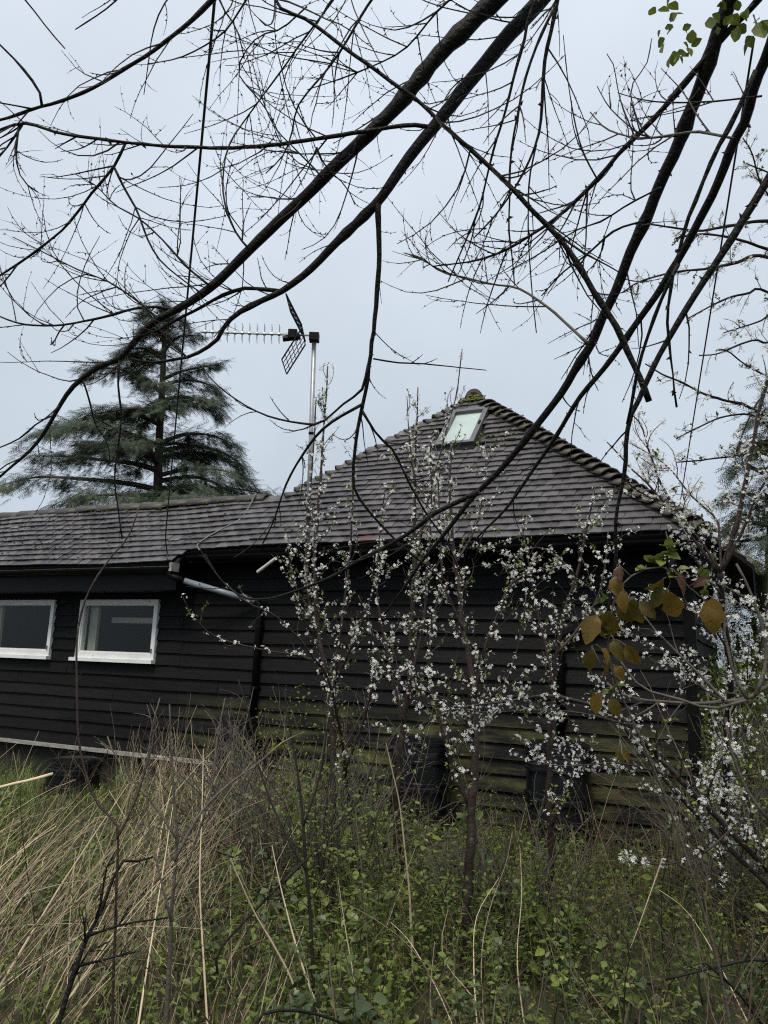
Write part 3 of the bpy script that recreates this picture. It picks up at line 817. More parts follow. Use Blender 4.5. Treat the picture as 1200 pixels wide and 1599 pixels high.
def leaf_template(w=0.5, fold=0.18, droop=0.12, n=4):
    """pointed oval leaf of unit length along z, folded along its midrib"""
    v = []; t = []
    for i in range(n + 1):
        s = i / n; ww = w * 0.5 * math.sin(math.pi * min(1, s * 0.93 + 0.04)) ** 0.85 * (1.12 - 0.35 * s)
        y = -droop * s * s
        v += [(-ww, y + fold * ww, s), (0, y, s), (ww, y + fold * ww, s)]
    for i in range(n):
        a_, b_ = i * 3, i * 3 + 3
        t += [(a_, a_ + 1, b_ + 1), (a_, b_ + 1, b_), (a_ + 1, a_ + 2, b_ + 2), (a_ + 1, b_ + 2, b_ + 1)]
    return np.array(v), np.array(t)
LV, LT = leaf_template(0.62, 0.25, 0.15, 3)
LV2, LT2 = leaf_template(0.95, 0.3, 0.12, 3)
def leaves(mb, pos, dirs, size, tv=LV, tt=LT, rr=rg):
    pos = np.asarray(pos); dirs = np.asarray(dirs, float)
    if not len(pos): return
    z = dirs / (np.linalg.norm(dirs, axis=1)[:, None] + 1e-9)
    upv = np.array([0, 0, 1.0]) + rr.normal(0, 0.35, z.shape)
    y = upv - (upv * z).sum(1)[:, None] * z; y /= np.linalg.norm(y, axis=1)[:, None] + 1e-9
    x = np.cross(y, z)
    mb.inst(tv, tt, np.stack([x, y, z], 2) * np.asarray(size)[:, None, None], pos)
# five-petalled flower, about unit diameter, facing +z
_fv = [(0, 0, 0.0)]; _ft = []
for i in range(5):
    a_ = 2 * math.pi * i / 5
    for (da, r_, z_) in ((-0.42, 0.36, 0.10), (0.0, 0.52, 0.16), (0.42, 0.36, 0.10)):
        _fv.append((r_ * math.cos(a_ + da), r_ * math.sin(a_ + da), z_))
    k = 1 + i * 3; _ft += [(0, k, k + 1), (0, k + 1, k + 2)]
FV, FT = np.array(_fv), np.array(_ft)
def blossom(mb, polys, gap, per=(2, 5), size=0.021, spread=0.016, keep=1.0, rr=rg, lf=None):
    P, D = [], []
    for p in polys:
        s = np.r_[0, np.cumsum(np.linalg.norm(np.diff(p, axis=0), axis=1))]
        n = max(1, int(s[-1] / gap))
        for t in (np.arange(n) + rr.random(n)) * s[-1] / n:
            if rr.random() > keep: continue
            c = np.array([np.interp(t, s, p[:, k]) for k in range(3)])
            for j in range(rr.integers(*per)):
                d = nrm(rr.normal(0, 1, 3) + np.array([0, -0.35, 0.35])); P.append(c + d * spread * rr.uniform(0.5, 1.5)); D.append(d)
            if lf is not None and rr.random() < 0.35: lf.append((c, rr.normal(0, 1, 3)))
    if P:
        P, D = np.array(P), np.array(D)
        mb.inst(FV, FT, frames(D, rr) * (size * rr.uniform(0.55, 1.15, len(P)))[:, None, None], P)

# ------------------------------------------------------------------ the tree overhead: its trunk stands out of frame on the right
tree = empty("overhanging_tree", (2.35, 2.5, float(gz(2.35, 2.5))))
tag(tree, "bare dark tree reaching over the view with two thick limbs slanting down to the left", "tree")
TO = np.array(tree.location)
def part(pts, rad, name, mat=BARK, sides=9, parent=tree, org=TO):
    b = MB(); b.tube(pts - org, rad, sides); return b.build(name, mat, parent, True)
tp = smooth([(2.35, 2.5, -0.1), (2.33, 2.48, 1.2), (2.25, 2.42, 2.6), (2.12, 2.3, 3.7), (1.9, 2.15, 4.7), (1.7, 2.0, 5.6)], 6)
part(tp, np.linspace(0.15, 0.05, len(tp)), "trunk", sides=14)
T = {}
def limb(key, spec, d0, d1, w0, w1, name="limb", sides=9, mat=BARK, **k_):
    p, r = branch(spec, d0, d1, w0, w1, **k_); T[key] = (p, r); return part(p, r, name, mat, sides)
def join(px, py, d): return W(px, py, d)
limb("D", "1500,-480 1230,-330 960,-170 775,0 700,70 650,128 610,175 560,225 500,285 450,332 400,380 350,430 310,463 280,482 240,503 212,532 187,560 155,572 127,592 107,612 87,645 70,675 48,703 20,727 -15,758", 2.35, 3.1, 55, 3, pw=0.66, sides=12, knob=0.035, jit=0.03)
limb("E", "1560,-560 1240,-360 1010,-190 845,0 790,60 740,120 700,170 660,220 625,265 595,310 560,345 520,385 480,425 440,455 408,470 372,489 352,508 340,530 320,545 298,556 268,562 238,566 205,560", 2.5, 2.95, 57, 3, pw=0.72, sides=12, knob=0.035, jit=0.03)
limb("I", "1420,-560 1290,-330 1190,-140 1140,0 1120,55 1100,115 1080,170 1060,225 1035,280 1010,340 985,395 962,455 943,492 925,535 900,575 880,610 850,650 810,700 780,735 745,770 718,803 690,840 660,875 630,920 600,960", 1.75, 3.3, 36, 3, pw=0.75, sides=10, knob=0.03, jit=0.03)
limb("I2", "748,768 720,781 680,801 640,832 600,856 560,875 520,900 465,922 420,935 380,932 345,905 320,865", 2.75, 3.2, 8, 2, "branch", 7)
limb("J", "1400,-420 1290,-180 1225,0 1200,80 1180,130 1165,185 1147,220 1130,265 1110,310 1090,347 1065,395 1038,442 1000,497 970,540 940,580 910,615 887,650 860,695 835,730 815,760 790,795 760,825 735,850", 1.8, 3.3, 29, 2.5, pw=0.7, sides=9, knob=0.04, jit=0.04)
limb("K", "1420,-120 1300,110 1200,278 1150,360 1115,415 1088,458 1060,503 1035,545 1015,585 1000,620 985,650 978,685 977,730 970,770 962,810 962,870 958,915 948,960 940,1000", 1.9, 2.3, 22, 3, pw=0.7, sides=8, knob=0.05, jit=0.05)
limb("K2", "1060,412 1040,452 1015,515 997,572 988,625 980,662", 1.95, 2.1, 6, 5, "branch", 7)
limb("A", "960,-170 800,-225 600,-200 450,-100 333,0 292,38 240,78 190,110 140,140 90,160 55,170 20,182 -20,192", 2.6, 3.0, 18, 4, pw=0.6, sides=8)
limb("A2", "66,166 65,150 50,125 25,95 -10,60", 2.95, 2.9, 5, 3, "branch", 6)
limb("A3", "50,170 25,165 -15,158", 2.97, 2.9, 3, 2, "branch", 6)
limb("B", "668,198 640,195 600,201 555,208 500,216 430,226 350,231 275,229 195,222 100,209 40,193 0,203 -25,215", 2.72, 3.0, 7, 4, "branch", 7)
limb("C", "196,224 178,260 145,300 105,352 85,371 45,401 -15,440", 2.95, 3.1, 4.5, 3, "branch", 6)
limb("C2", "178,260 195,295 215,330 230,372 250,406 290,440 322,462", 2.97, 2.9, 4, 2, "branch", 6)
limb("F", "436,454 400,451 380,451 345,462 310,482 280,497 240,520", 2.9, 3.0, 7, 4, "branch", 7)
limb("F2", "275,484 240,479 210,482 175,492 140,500 100,507 65,509 30,505 -15,488", 2.98, 3.2, 5, 2.5, "branch", 6)
limb("G", "590,318 592,400 591,455 587,510 576,570 570,610 565,640 556,690 552,750 562,780 600,825 640,862 690,905", 2.82, 3.0, 9, 2.5, "branch", 8, jit=0.16)
limb("G2", "565,632 525,655 495,680 470,715 450,750 437,785 427,815 410,850", 2.9, 3.1, 5, 2, "branch", 6)
limb("G3", "575,570 565,610 540,628 500,661 465,660 425,652 390,637 350,610 317,578", 2.88, 3.0, 4.5, 1.8, "branch", 6)
limb("G4", "566,642 590,680 615,705 635,745 665,800 700,850 720,900", 2.9, 3.1, 4.5, 2, "branch", 6)
limb("H", "450,-100 430,0 480,30 540,75 600,120 650,155 695,198 750,245 795,290 825,322 860,357 890,395 922,447 950,490 970,527 990,570 1004,603 1014,627", 2.62, 2.5, 4.5, 10.5, sides=8)
limb("H2", "858,355 905,390 945,412 972,428", 2.5, 2.4, 5, 2, "branch", 6)
limb("L", "1180,110 1140,195 1115,245 1095,295 1075,340 1060,390 1050,425 1043,495 1045,540 1050,580 1053,610 1057,636", 1.9, 2.1, 9, 2.5, "branch", 7, jit=0.2, knob=0.25)
limb("M", "940,-110 885,-60 870,0 862,40 852,90 847,145 845,190 837,225 820,265 800,300 775,335 740,372", 2.55, 2.7, 9, 2, "branch", 7)
limb("M2", "866,12 845,55 832,90 820,130 810,175 802,215 797,260 797,310 795,360 800,400 804,446", 2.57, 2.7, 5, 1.8, "branch", 6, jit=0.2)
limb("M3", "850,-30 827,25 820,60 805,110 790,170 775,220 765,260 750,320 730,370 700,440", 2.55, 2.75, 5.5, 2, "branch", 6)
limb("M4", "838,226 827,280 825,340 827,400 832,465 838,520", 2.65, 2.75, 3, 1.6, "branch", 5)
limb("N", "1260,-110 1185,0 1155,30 1125,65 1090,105 1060,140 1030,175 1000,205 970,235 945,268 920,295 885,327 855,350 825,370 790,390 750,405 715,411 675,416", 2.2, 2.8, 13, 2, sides=7)
limb("P", "918,536 880,501 850,476 810,450 770,444 720,432 690,425 660,405 632,395", 2.35, 2.9, 5, 2, "branch", 6, mat=GREYBARK)
limb("P2", "1006,345 960,360 920,395 880,425 846,462", 2.1, 2.6, 4, 2, "branch", 6)
limb("P3", "1032,293 980,320 940,345 900,360 850,392 800,420", 2.1, 2.6, 3.5, 1.6, "branch", 6)
limb("Q", "1145,216 1090,206 1050,211 1010,216 975,212 945,200 922,175", 2.0, 2.5, 5, 2, "branch", 6, mat=GREYBARK)
limb("Q2", "1060,212 1010,214 980,195 950,165 933,135", 2.2, 2.5, 3, 1.5, "branch", 5)
limb("Q3", "1190,150 1120,158 1080,160 1040,160 1000,155 965,145", 2.1, 2.4, 3.5, 1.5, "branch", 5)
limb("Q4", "1000,206 985,140 1010,100 1018,60", 2.4, 2.5, 2.5, 1.5, "branch", 5)
limb("Q5", "990,210 970,160 958,100 948,84", 2.4, 2.5, 2.5, 1.4, "branch", 5)
limb("S", "932,278 910,236 895,176 886,116 880,55", 2.55, 2.6, 3, 1.3, "branch", 5)
limb("O", "640,-80 580,0 555,40 535,75 510,110 480,145 463,170 458,200 452,222 440,246 415,271", 2.75, 2.9, 5, 1.8, "branch", 6)
limb("O2", "590,-100 520,0 480,55 465,75 440,110 410,150 385,185 360,222 350,262 352,320 385,370", 2.8, 2.95, 4, 1.6, "branch", 6)
limb("O3", "330,-60 345,5 370,45 382,92", 2.8, 2.8, 4, 2, "branch", 5)
limb("O4", "420,-60 360,38 330,65 280,90 230,100", 2.8, 2.9, 4, 1.6, "branch", 5)
limb("O5", "300,-40 260,0 240,45 232,100 225,148", 2.8, 2.9, 3, 1.4, "branch", 5)
limb("O6", "210,-30 172,10 118,46", 2.8, 2.9, 3, 1.6, "branch", 5)
limb("O7", "0,-40 40,0 75,45 102,76", 2.8, 2.9, 3, 2, "branch", 5)
limb("O8", "760,-40 690,10 640,70 600,95 540,120 480,140", 2.5, 2.7, 4, 1.6, "branch", 5)
limb("O9", "480,10 440,45 400,60 372,110 400,150 425,185 440,220", 2.8, 2.9, 3, 1.5, "branch", 5)
limb("R", "187,562 185,600 190,640 187,680 182,720 180,760 185,795 191,842", 2.98, 3.1, 4, 2, "branch", 6, jit=0.2)
limb("R2", "130,594 140,625 150,665 168,690 172,720", 3.0, 3.1, 3.5, 1.6, "branch", 5)
limb("R3", "85,648 60,660 30,685 -15,705", 3.05, 3.1, 3, 2, "branch", 5)
limb("R4", "30,195 25,240 35,280 60,300", 2.98, 3.0, 4, 1.6, "branch", 5)
limb("R5", "35,195 15,225 -15,262", 2.98, 3.0, 4, 2, "branch", 5)
limb("R6", "495,230 510,262 540,290 555,320", 2.75, 2.8, 3, 1.5, "branch", 5)
limb("R7", "505,280 490,262 460,232 430,200 412,160 395,100", 2.72, 2.85, 3, 1.5, "branch", 5)
limb("R8", "390,390 370,365 355,330 348,290 352,250", 2.8, 2.9, 4, 1.5, "branch", 5)
limb("R9", "330,448 290,415 250,370 215,340 180,320 150,290 118,272", 2.9, 3.0, 4, 1.5, "branch", 5)
limb("RA", "250,500 215,470 170,440 120,420 70,395 20,370", 3.0, 3.1, 3.5, 1.5, "branch", 5)
limb("RB", "530,420 555,425 590,450 640,560 700,570 757,577", 2.8, 2.9, 0.1, 0.1, "branch", 4) if False else None
limb("RC", "583,560 620,566 660,568 720,574 760,578", 2.85, 2.9, 3, 1.5, "branch", 5)
# fine twigs: (branch, count, length, upward bend, span, levels)
for key, n, L, up, t0, t1, lv, bias in [
    ("D", 30, 0.50, 0.7, 0.35, 0.97, 2, (0, 0, 0.9)), ("D", 16, 0.34, -0.3, 0.45, 1, 2, None), ("E", 26, 0.42, 0.5, 0.4, 1, 2, (0, 0, 0.6)), ("E", 12, 0.3, -0.4, 0.5, 1, 2, None),
    ("A", 18, 0.36, -0.1, 0.5, 1, 2, None), ("B", 26, 0.36, 0.3, 0.1, 1, 2, None), ("C", 16, 0.36, 0.3, 0.1, 1, 2, None), ("C2", 14, 0.34, 0.5, 0.1, 1, 2, None),
    ("F", 10, 0.34, 0.6, 0.1, 1, 2, None), ("F2", 22, 0.42, 0.7, 0.1, 1, 2, (0, 0, 0.4)), ("G", 12, 0.25, 0.4, 0.3, 1, 2, None), ("G2", 8, 0.25, 0.2, 0.2, 1, 1, None), ("G3", 7, 0.25, 0.4, 0.1, 1, 1, None), ("G4", 8, 0.26, 0.3, 0.1, 1, 1, None),
    ("H", 26, 0.36, 0.2, 0.1, 0.85, 2, None), ("I", 14, 0.3, 0.1, 0.35, 1, 2, None), ("I2", 12, 0.3, 0.3, 0.1, 1, 2, None), ("J", 12, 0.28, 0, 0.4, 1, 2, None), ("K", 6, 0.22, 0.1, 0.5, 0.8, 1, None),
    ("M", 12, 0.3, -0.3, 0.2, 1, 2, None), ("M2", 10, 0.22, -0.2, 0.2, 1, 1, None), ("M3", 14, 0.3, -0.2, 0.25, 1, 2, None), ("M4", 8, 0.2, -0.1, 0.2, 1, 1, None),
    ("N", 30, 0.40, 0.3, 0.3, 1, 2, None), ("P", 24, 0.36, 0.1, 0.2, 1, 2, None), ("P2", 10, 0.28, 0.2, 0.1, 1, 2, None), ("P3", 14, 0.3, 0.3, 0.1, 1, 2, None),
    ("Q", 16, 0.26, 0.5, 0.1, 1, 2, None), ("Q2", 8, 0.2, 0.4, 0.1, 1, 1, None), ("Q3", 12, 0.22, 0.4, 0, 1, 2, None), ("Q4", 5, 0.16, 0.4, 0.1, 1, 1, None), ("S", 1, 0.15, 0.2, 0.1, 0.3, 1, None),
    ("O", 22, 0.40, 0.0, 0.1, 1, 2, None), ("O2", 24, 0.40, 0.1, 0.1, 1, 2, None), ("O3", 6, 0.22, -0.2, 0.2, 1, 1, None), ("O4", 8, 0.22, 0, 0.2, 1, 1, None), ("O5", 4, 0.18, -0.4, 0.2, 1, 1, None), ("O6", 3, 0.16, -0.4, 0.2, 1, 1, None), ("O8", 20, 0.36, 0.2, 0.1, 1, 2, None), ("O9", 20, 0.36, 0.1, 0.1, 1, 2, None),
    ("R", 6, 0.16, 0.2, 0.2, 1, 1, None), ("R2", 5, 0.18, 0.1, 0.2, 1, 1, None), ("R4", 10, 0.28, -0.2, 0.1, 1, 2, None), ("R5", 8, 0.25, -0.1, 0.1, 1, 2, None), ("R6", 8, 0.24, 0, 0.1, 1, 2, None), ("R7", 14, 0.3, 0.3, 0.1, 1, 2, None), ("R8", 12, 0.3, 0.6, 0.1, 1, 2, None), ("R9", 16, 0.34, 0.7, 0.1, 1, 2, None), ("RA", 20, 0.36, 0.6, 0.05, 1, 2, None), ("RC", 3, 0.1, 0.2, 0.1, 1, 1, None)]:
    b = MB(); p, r = T[key]
    twigs(b, p - TO, r, max(1, int(n * 0.72)), L * 1.2, up, t0, t1, lv, bias=bias, rmax=0.0030, kids=(0, 4), angle=(0.35, 0.95), wig=0.07)
    o = b.build("twigs", TWIG, tree); tag(o, kind="stuff")
    b = MB(); buds(b, p - TO, r, 0.06, 0.012)
for key in ("M", "M2", "M3", "L", "J", "K", "I", "N", "H", "C", "G", "B"):
    b = MB(); p, r = T[key]; n = len(p)
    # buds and spurs standing out from the bark
    idx = rg.integers(int(n * 0.3), n - 1, int(n * 0.55))
    d = rg.normal(0, 1, (len(idx), 3)); pos = p[idx] + d / np.linalg.norm(d, axis=1)[:, None] * r[idx][:, None] * 0.8 - TO
    b.inst(BUDV, BUDT, frames(d) * (0.012 * rg.uniform(0.6, 1.5, len(idx)))[:, None, None], pos)
    tag(b.build("buds", TWIG, tree), kind="stuff")
# the few leaves already open on it, top right
b = MB(); P, Dd, S_ = [], [], []
for (x, y, s) in [(1030, 20, 30), (1043, 8, 34), (1052, 25, 24), (1049, 40, 20), (1036, 47, 16), (1034, 62, 28), (1072, 47, 18), (1072, 70, 26), (1082, 68, 30), (1050, 85, 30), (1060, 88, 26), (1066, 90, 22), (1120, 10, 24), (1112, 28, 26), (1142, 28, 28), (1160, 45, 34), (1170, 60, 30), (1182, 35, 40), (1180, 28, 26), (1150, 20, 22), (1195, 35, 24), (1130, 45, 20), (1165, 12, 24)]:
    for q_ in range(2):
        P.append(W(x + rnd.uniform(-6, 6), y + rnd.uniform(-6, 6), 2.25 + rnd.uniform(-.05, .05)) - TO); a_ = rnd.uniform(0, 6.28); Dd.append(RT * math.cos(a_) + UP * (math.sin(a_) - 0.4) + FW * rnd.uniform(-.5, .5)); S_.append(s * 2.25 / FPX * rnd.uniform(0.5, 0.8))
leaves(b, P, Dd, S_, LV2, LT2); b.build("leaves", LEAFG, tree)

# ------------------------------------------------------------------ overhead wires
def wire(name, p0, p1, sag, r, label, tail=None, group=None):
    p0, p1 = np.array(p0), np.array(p1); t = np.linspace(0, 1, 24)[:, None]
    p = p0 + (p1 - p0) * t; p[:, 2] -= (4 * sag * t * (1 - t))[:, 0]
    if tail is not None: p = np.vstack([p, smooth(np.vstack([p[-1:], tail]), 5)[1:]])
    b = MB(); b.tube(p, r, 6); o = b.build(name, smooth=True, mat=material(name + "_sheath", (0.010, 0.010, 0.010), (0.02, 0.02, 0.02), 0.5, 8)); tag(o, label, "cable", group); return o
gp = B2W(STEP_U - 0.06, le[1] - 0.08, le[2] + 0.02)
wire("overhead_cable", W(341, -60, 3.2), W(262, 800, 8.4), 0.0, 0.0075, "black cable dropping from above to the gutter end above the windows", [W(259, 840, 8.7), W(262, 868, 8.75), gp + np.array([0, 0, 0.01]), gp + UX * 0.06])
wire("overhead_cable", W(1178, 60, 3.0), W(1060, 800, 7.3), 0.0, 0.0045, "thin black wire slanting down to the right hip of the roof", None)
# ------------------------------------------------------------------ blossoming plum saplings in front of the wall
def ground_depth(px, py):
    d = RT * (px - CX) / FPX - UP * (py - CY) / FPX + FW
    t = 4.0
    for _ in range(12):
        p = EYE + d * t; t += (float(gz(p[0], p[1])) - p[2]) / d[2]
    return t
LEAFSETS = []
def sapling(label, stems, ntw, Ltw, gap, group="plum saplings in blossom along the barn", bark=PLUM, leafy=0.25, up=0.6, fsize=0.021, lvl=2, name="plum_sapling", keep=0.6, flstem=0.5, kids=(1, 4), per=(2, 5)):
    """stems: (pixels, depth0 or None = stand on the ground, depth1, width0, width1)"""
    s0 = stems[0]; xy0 = [float(t) for t in s0[0].replace(",", " ").split()[:2]]
    d0 = s0[1] or ground_depth(*xy0); base = W(xy0[0], xy0[1], d0)
    root = empty(name, tuple(base)); tag(root, label, "tree", group)
    fl = []; lf = []
    tw = MB(); fb = MB(); lb = MB()
    for i, (spec, a_, b_, w0, w1) in enumerate(stems):
        a_ = a_ or d0
        p, r = branch(spec, a_, b_, w0, w1, jit=0.14, step=0.05, pw=0.8)
        m = MB(); m.tube(p - base, r, 8 if w0 > 8 else 6); m.build("trunk" if i == 0 else "stem", bark, root, True)
        L = np.linalg.norm(np.diff(p, axis=0), axis=1).sum()
        out = []
        twigs(tw, p - base, r, max(2, int(ntw * L)), Ltw, up, 0.3 if i == 0 else 0.08, 1.0, lvl, flat=0.8, rmax=0.0030, bud=0.008, out=out, wig=0.13, kids=kids)
        fl += [q for q in out if rnd.random() < keep]
        if flstem:
            k_ = int(len(p) * (0.55 if i == 0 else 0.3)); fl.append(p[k_:] - base)
        lf += [q for q in out if rnd.random() < leafy]
    blossom(fb, fl, gap, per, fsize)
    P, Dd = [], []
    for q in lf:
        for k_ in range(1, len(q)):
            if rnd.random() < 0.6:
                for _ in range(rnd.randint(1, 3)): P.append(q[k_] + rg.normal(0, 0.004, 3)); Dd.append(rg.normal(0, 1, 3) + np.array([0, 0, 0.7]))
    leaves(lb, P, Dd, rg.uniform(0.010, 0.026, len(P)))
    tag(tw.build("twigs", bark, root), kind="stuff"); tag(fb.build("blossom", PETAL, root), kind="stuff")
    if P: tag(lb.build("leaves", LEAFG, root), kind="stuff")
    return root
sapling("slim plum sapling whose upright shoots rise beside the aerial mast", [
    ("524,1395 520,1280 520,1170 515,1080 503,1020 495,950 492,880 497,800 503,720 508,640 512,572", None, 5.6, 12, 2),
    ("517,1095 530,1000 540,930 548,850 552,760 556,690", 5.25, 5.5, 6, 2), ("505,1030 487,960 478,880 482,790 490,700 494,620", 5.3, 5.6, 5, 2),
    ("500,1000 470,960 455,900 450,850", 5.3, 5.1, 4, 2), ("515,1085 535,1040 570,960 590,900 600,850", 5.3, 5.2, 5, 2)], 13, 0.28, 0.055, leafy=0.4, up=0.8, fsize=0.022, keep=0.7, per=(1, 6))
sapling("plum sapling with a long flowering branch reaching left across the dark boards", [
    ("556,1380 545,1250 530,1130 505,1045 480,1028 440,1020 410,1015 370,1005 330,990 300,960 286,932", None, 4.2, 8, 1.8),
    ("500,1040 470,1000 430,962 385,940 352,910", 4.5, 4.2, 4, 1.6), ("540,1200 570,1120 585,1040 580,980 560,930", 4.6, 4.4, 5, 2)], 7, 0.17, 0.07, leafy=0.3, up=0.4, keep=0.5, flstem=1, kids=(0, 2))
sapling("plum sapling standing before the middle water butt with tall whips up to the skylight", [
    ("621,1410 620,1255 630,1130 640,1070 645,955 647,830 650,700 653,605", None, 5.2, 14, 2), ("640,1070 660,980 668,880 674,800 672,690", 4.9, 5.1, 6, 2),
    ("631,1130 605,1020 590,930 592,850 602,760", 4.8, 5.0, 5, 2), ("646,900 665,800 690,700 712,620 722,545", 5.0, 5.2, 4, 1.6), ("650,760 640,690 636,620", 5.1, 5.2, 3, 1.5)], 13, 0.28, 0.052, leafy=0.35, up=0.8, fsize=0.022, keep=0.7, per=(1, 6))
sapling("thickest plum trunk, reddish brown, left of the right water butt", [
    ("727,1510 731,1400 737,1290 741,1205 742,1100 732,1030 722,980 715,905 707,845 703,770 705,690", None, 4.6, 19, 3), ("734,1262 710,1205 690,1140 675,1080 670,1030 675,980 690,905 688,840 684,740", 4.2, 4.5, 8, 2),
    ("742,1090 755,1020 775,965 800,910 840,892 885,880", 4.2, 4.2, 7, 2), ("724,985 700,930 670,880 640,850", 4.3, 4.3, 4, 1.6), ("741,1110 775,1090 800,1040 815,980 822,930", 4.2, 4.3, 4, 1.6), ("712,880 740,830 755,770 760,700", 4.4, 4.6, 4, 1.6), ("740,1150 710,1100 650,1075 600,1060 570,1050", 4.2, 4.0, 4, 1.5)], 13, 0.32, 0.055, leafy=0.45, up=0.5, fsize=0.022, keep=0.65, per=(1, 6))
sapling("plum sapling in front of the right water butt, forking near the eave", [
    ("857,1445 860,1300 857,1200 866,1060 872,1010 885,945 897,910 906,875 918,820 930,760", None, 4.8, 15, 2), ("866,1080 850,1000 836,940 826,880 815,820", 4.6, 4.8, 5, 2), ("871,1020 900,985 930,940 945,885 950,830", 4.6, 4.7, 5, 2),
    ("900,900 870,870 840,855 800,870 780,900", 4.7, 4.6, 4, 1.5), ("862,1290 900,1190 905,1150 880,1110", 4.4, 4.3, 4, 2)], 13, 0.32, 0.052, leafy=0.35, up=0.45, fsize=0.022, keep=0.7, per=(1, 6))
sapling("tall plum bush with a fan of dark stems at the right corner of the barn", [
    ("1119,1415 1130,1305 1135,1205 1137,1130 1140,1050 1130,960 1125,893", None, 3.9, 14, 9), ("1125,895 1075,833 1062,810 1052,793 1040,770 1029,747 1021,724 1010,693 1002,664 987,647", 3.9, 4.1, 6, 2.5), ("1124,893 1090,840 1021,766 1008,751 992,737 971,714 948,690", 3.9, 4.1, 6, 2),
    ("1126,893 1121,816 1108,801 1092,785 1073,768 1065,755 1050,737 1033,722 1008,705 983,691", 3.9, 4.2, 4.5, 2), ("1125,894 1148,828 1158,787 1167,739 1177,687 1187,637 1202,585 1215,520", 3.9, 3.9, 9, 5), ("1125,893 1160,830 1185,770 1210,730", 3.9, 3.8, 6, 3),
    ("1128,930 1090,880 1075,850 1071,800 1066,765", 3.9, 4.1, 4, 2), ("1134,1010 1100,960 1060,940 1010,930 970,935", 3.8, 3.7, 4, 1.6), ("1138,1100 1090,1070 1040,1020 1000,1000 960,985", 3.8, 3.9, 4, 1.6), ("1138,1120 1170,1060 1190,1000 1200,930", 3.8, 3.6, 5, 2)], 15, 0.28, 0.038, leafy=0.25, up=0.3, fsize=0.020, keep=0.85, per=(1, 8))
sapling("leaning plum branch sweeping up to the left from the lower right edge", [
    ("1480,1690 1330,1480 1210,1368 1140,1297 1075,1232 1025,1181 980,1131 950,1110 900,1092 850,1086 800,1094 720,1106 650,1135", 3.3, 3.4, 17, 3), ("1215,1395 1130,1316 1060,1242 1000,1170 962,1120 930,1070 915,1030", 3.35, 3.5, 9, 3),
    ("1075,1232 1100,1215 1150,1212 1210,1205", 3.3, 3.3, 4, 2.5), ("1060,1215 980,1193 940,1192 870,1196 800,1180", 3.35, 3.4, 4, 1.6), ("980,1132 900,1112 830,1110 760,1112 690,1104", 3.35, 3.45, 4, 1.6), ("1140,1297 1100,1330 1040,1350 985,1342", 3.3, 3.2, 4, 2), ("1025,1180 1030,1120 1060,1080 1110,1060", 3.35, 3.4, 4, 1.6), ("1100,1255 1130,1180 1180,1130 1210,1110", 3.3, 3.2, 5, 2)], 14, 0.26, 0.045, leafy=0.2, up=0.3, keep=0.7, fsize=0.018, per=(1, 7))
sapling("grey lichened branch with yellow crust entering from the right edge", [
    ("1420,1640 1410,1350 1370,1120 1310,1035 1215,1064 1170,1090 1130,1094 1075,1098 1000,1092 962,1080 948,1066", 2.5, 2.7, 17, 3.5), ("1170,1092 1110,1106 1060,1092 1010,1078 985,1055 965,1025", 2.52, 2.6, 6.5, 3), ("1132,1095 1100,1060 1060,1020 1020,980 995,945", 2.55, 2.7, 5, 2.2), ("1168,1092 1147,1055 1140,1020 1131,985 1135,940", 2.52, 2.6, 7, 3), ("1180,1086 1195,1040 1190,980 1170,920 1150,880", 2.52, 2.6, 7, 3.5), ("1133,1120 1145,1180 1165,1230 1200,1280", 2.55, 2.5, 6, 5)],
    8, 0.2, 0.06, bark=GREYBARK, leafy=0.05, up=0.2, keep=0.7, flstem=0, name="plum_branch", kids=(0, 2))
sapling("old plum tree with gnarled dark spurs along the upper right edge", [
    ("1400,1290 1390,1000 1370,760 1345,600 1330,470 1322,330 1300,200 1310,80 1290,-20", 6.0, 6.0, 34, 4),
    ("1340,420 1240,350 1200,345 1150,350 1090,360 1030,352 1008,350", 6.0, 5.8, 9, 2.5), ("1335,440 1250,395 1200,390 1160,376 1100,366 1055,372", 6.0, 5.6, 9, 2.5), ("1335,470 1200,402 1150,410 1100,420 1050,425 1000,440 972,457", 6.0, 5.5, 9, 2), ("1340,540 1200,456 1170,458 1140,465 1110,478 1073,498", 6.0, 5.8, 8, 2),
    ("1345,590 1250,520 1200,535 1180,530 1150,540 1120,553 1092,555", 6.0, 5.8, 7, 2), ("1345,620 1260,610 1200,588 1165,570 1140,550 1124,545", 6.0, 5.8, 6, 2), ("1350,660 1240,658 1200,650 1160,632 1130,625 1100,615 1065,597 1035,585 1008,568", 6.0, 5.6, 9, 2), ("1350,670 1240,665 1200,661 1170,647 1130,651 1085,670 1056,685", 6.0, 5.7, 6, 2),
    ("1360,730 1250,715 1200,702 1160,710 1120,716 1056,722", 6.0, 5.8, 6, 2), ("1330,400 1260,300 1200,270 1165,255", 6.0, 5.8, 7, 2), ("1330,420 1230,330 1190,290 1175,240 1160,215", 6.0, 5.7, 6, 2), ("1350,640 1240,600 1190,620 1165,665 1150,705", 6.0, 5.7, 6, 2), ("1340,500 1230,480 1190,500 1160,510 1130,520", 6.0, 5.7, 5, 2)],
    20, 0.22, 0.07, leafy=0.2, up=0.2, keep=0.35, fsize=0.024, flstem=0, name="plum_tree", bark=TWIG, kids=(2, 5))

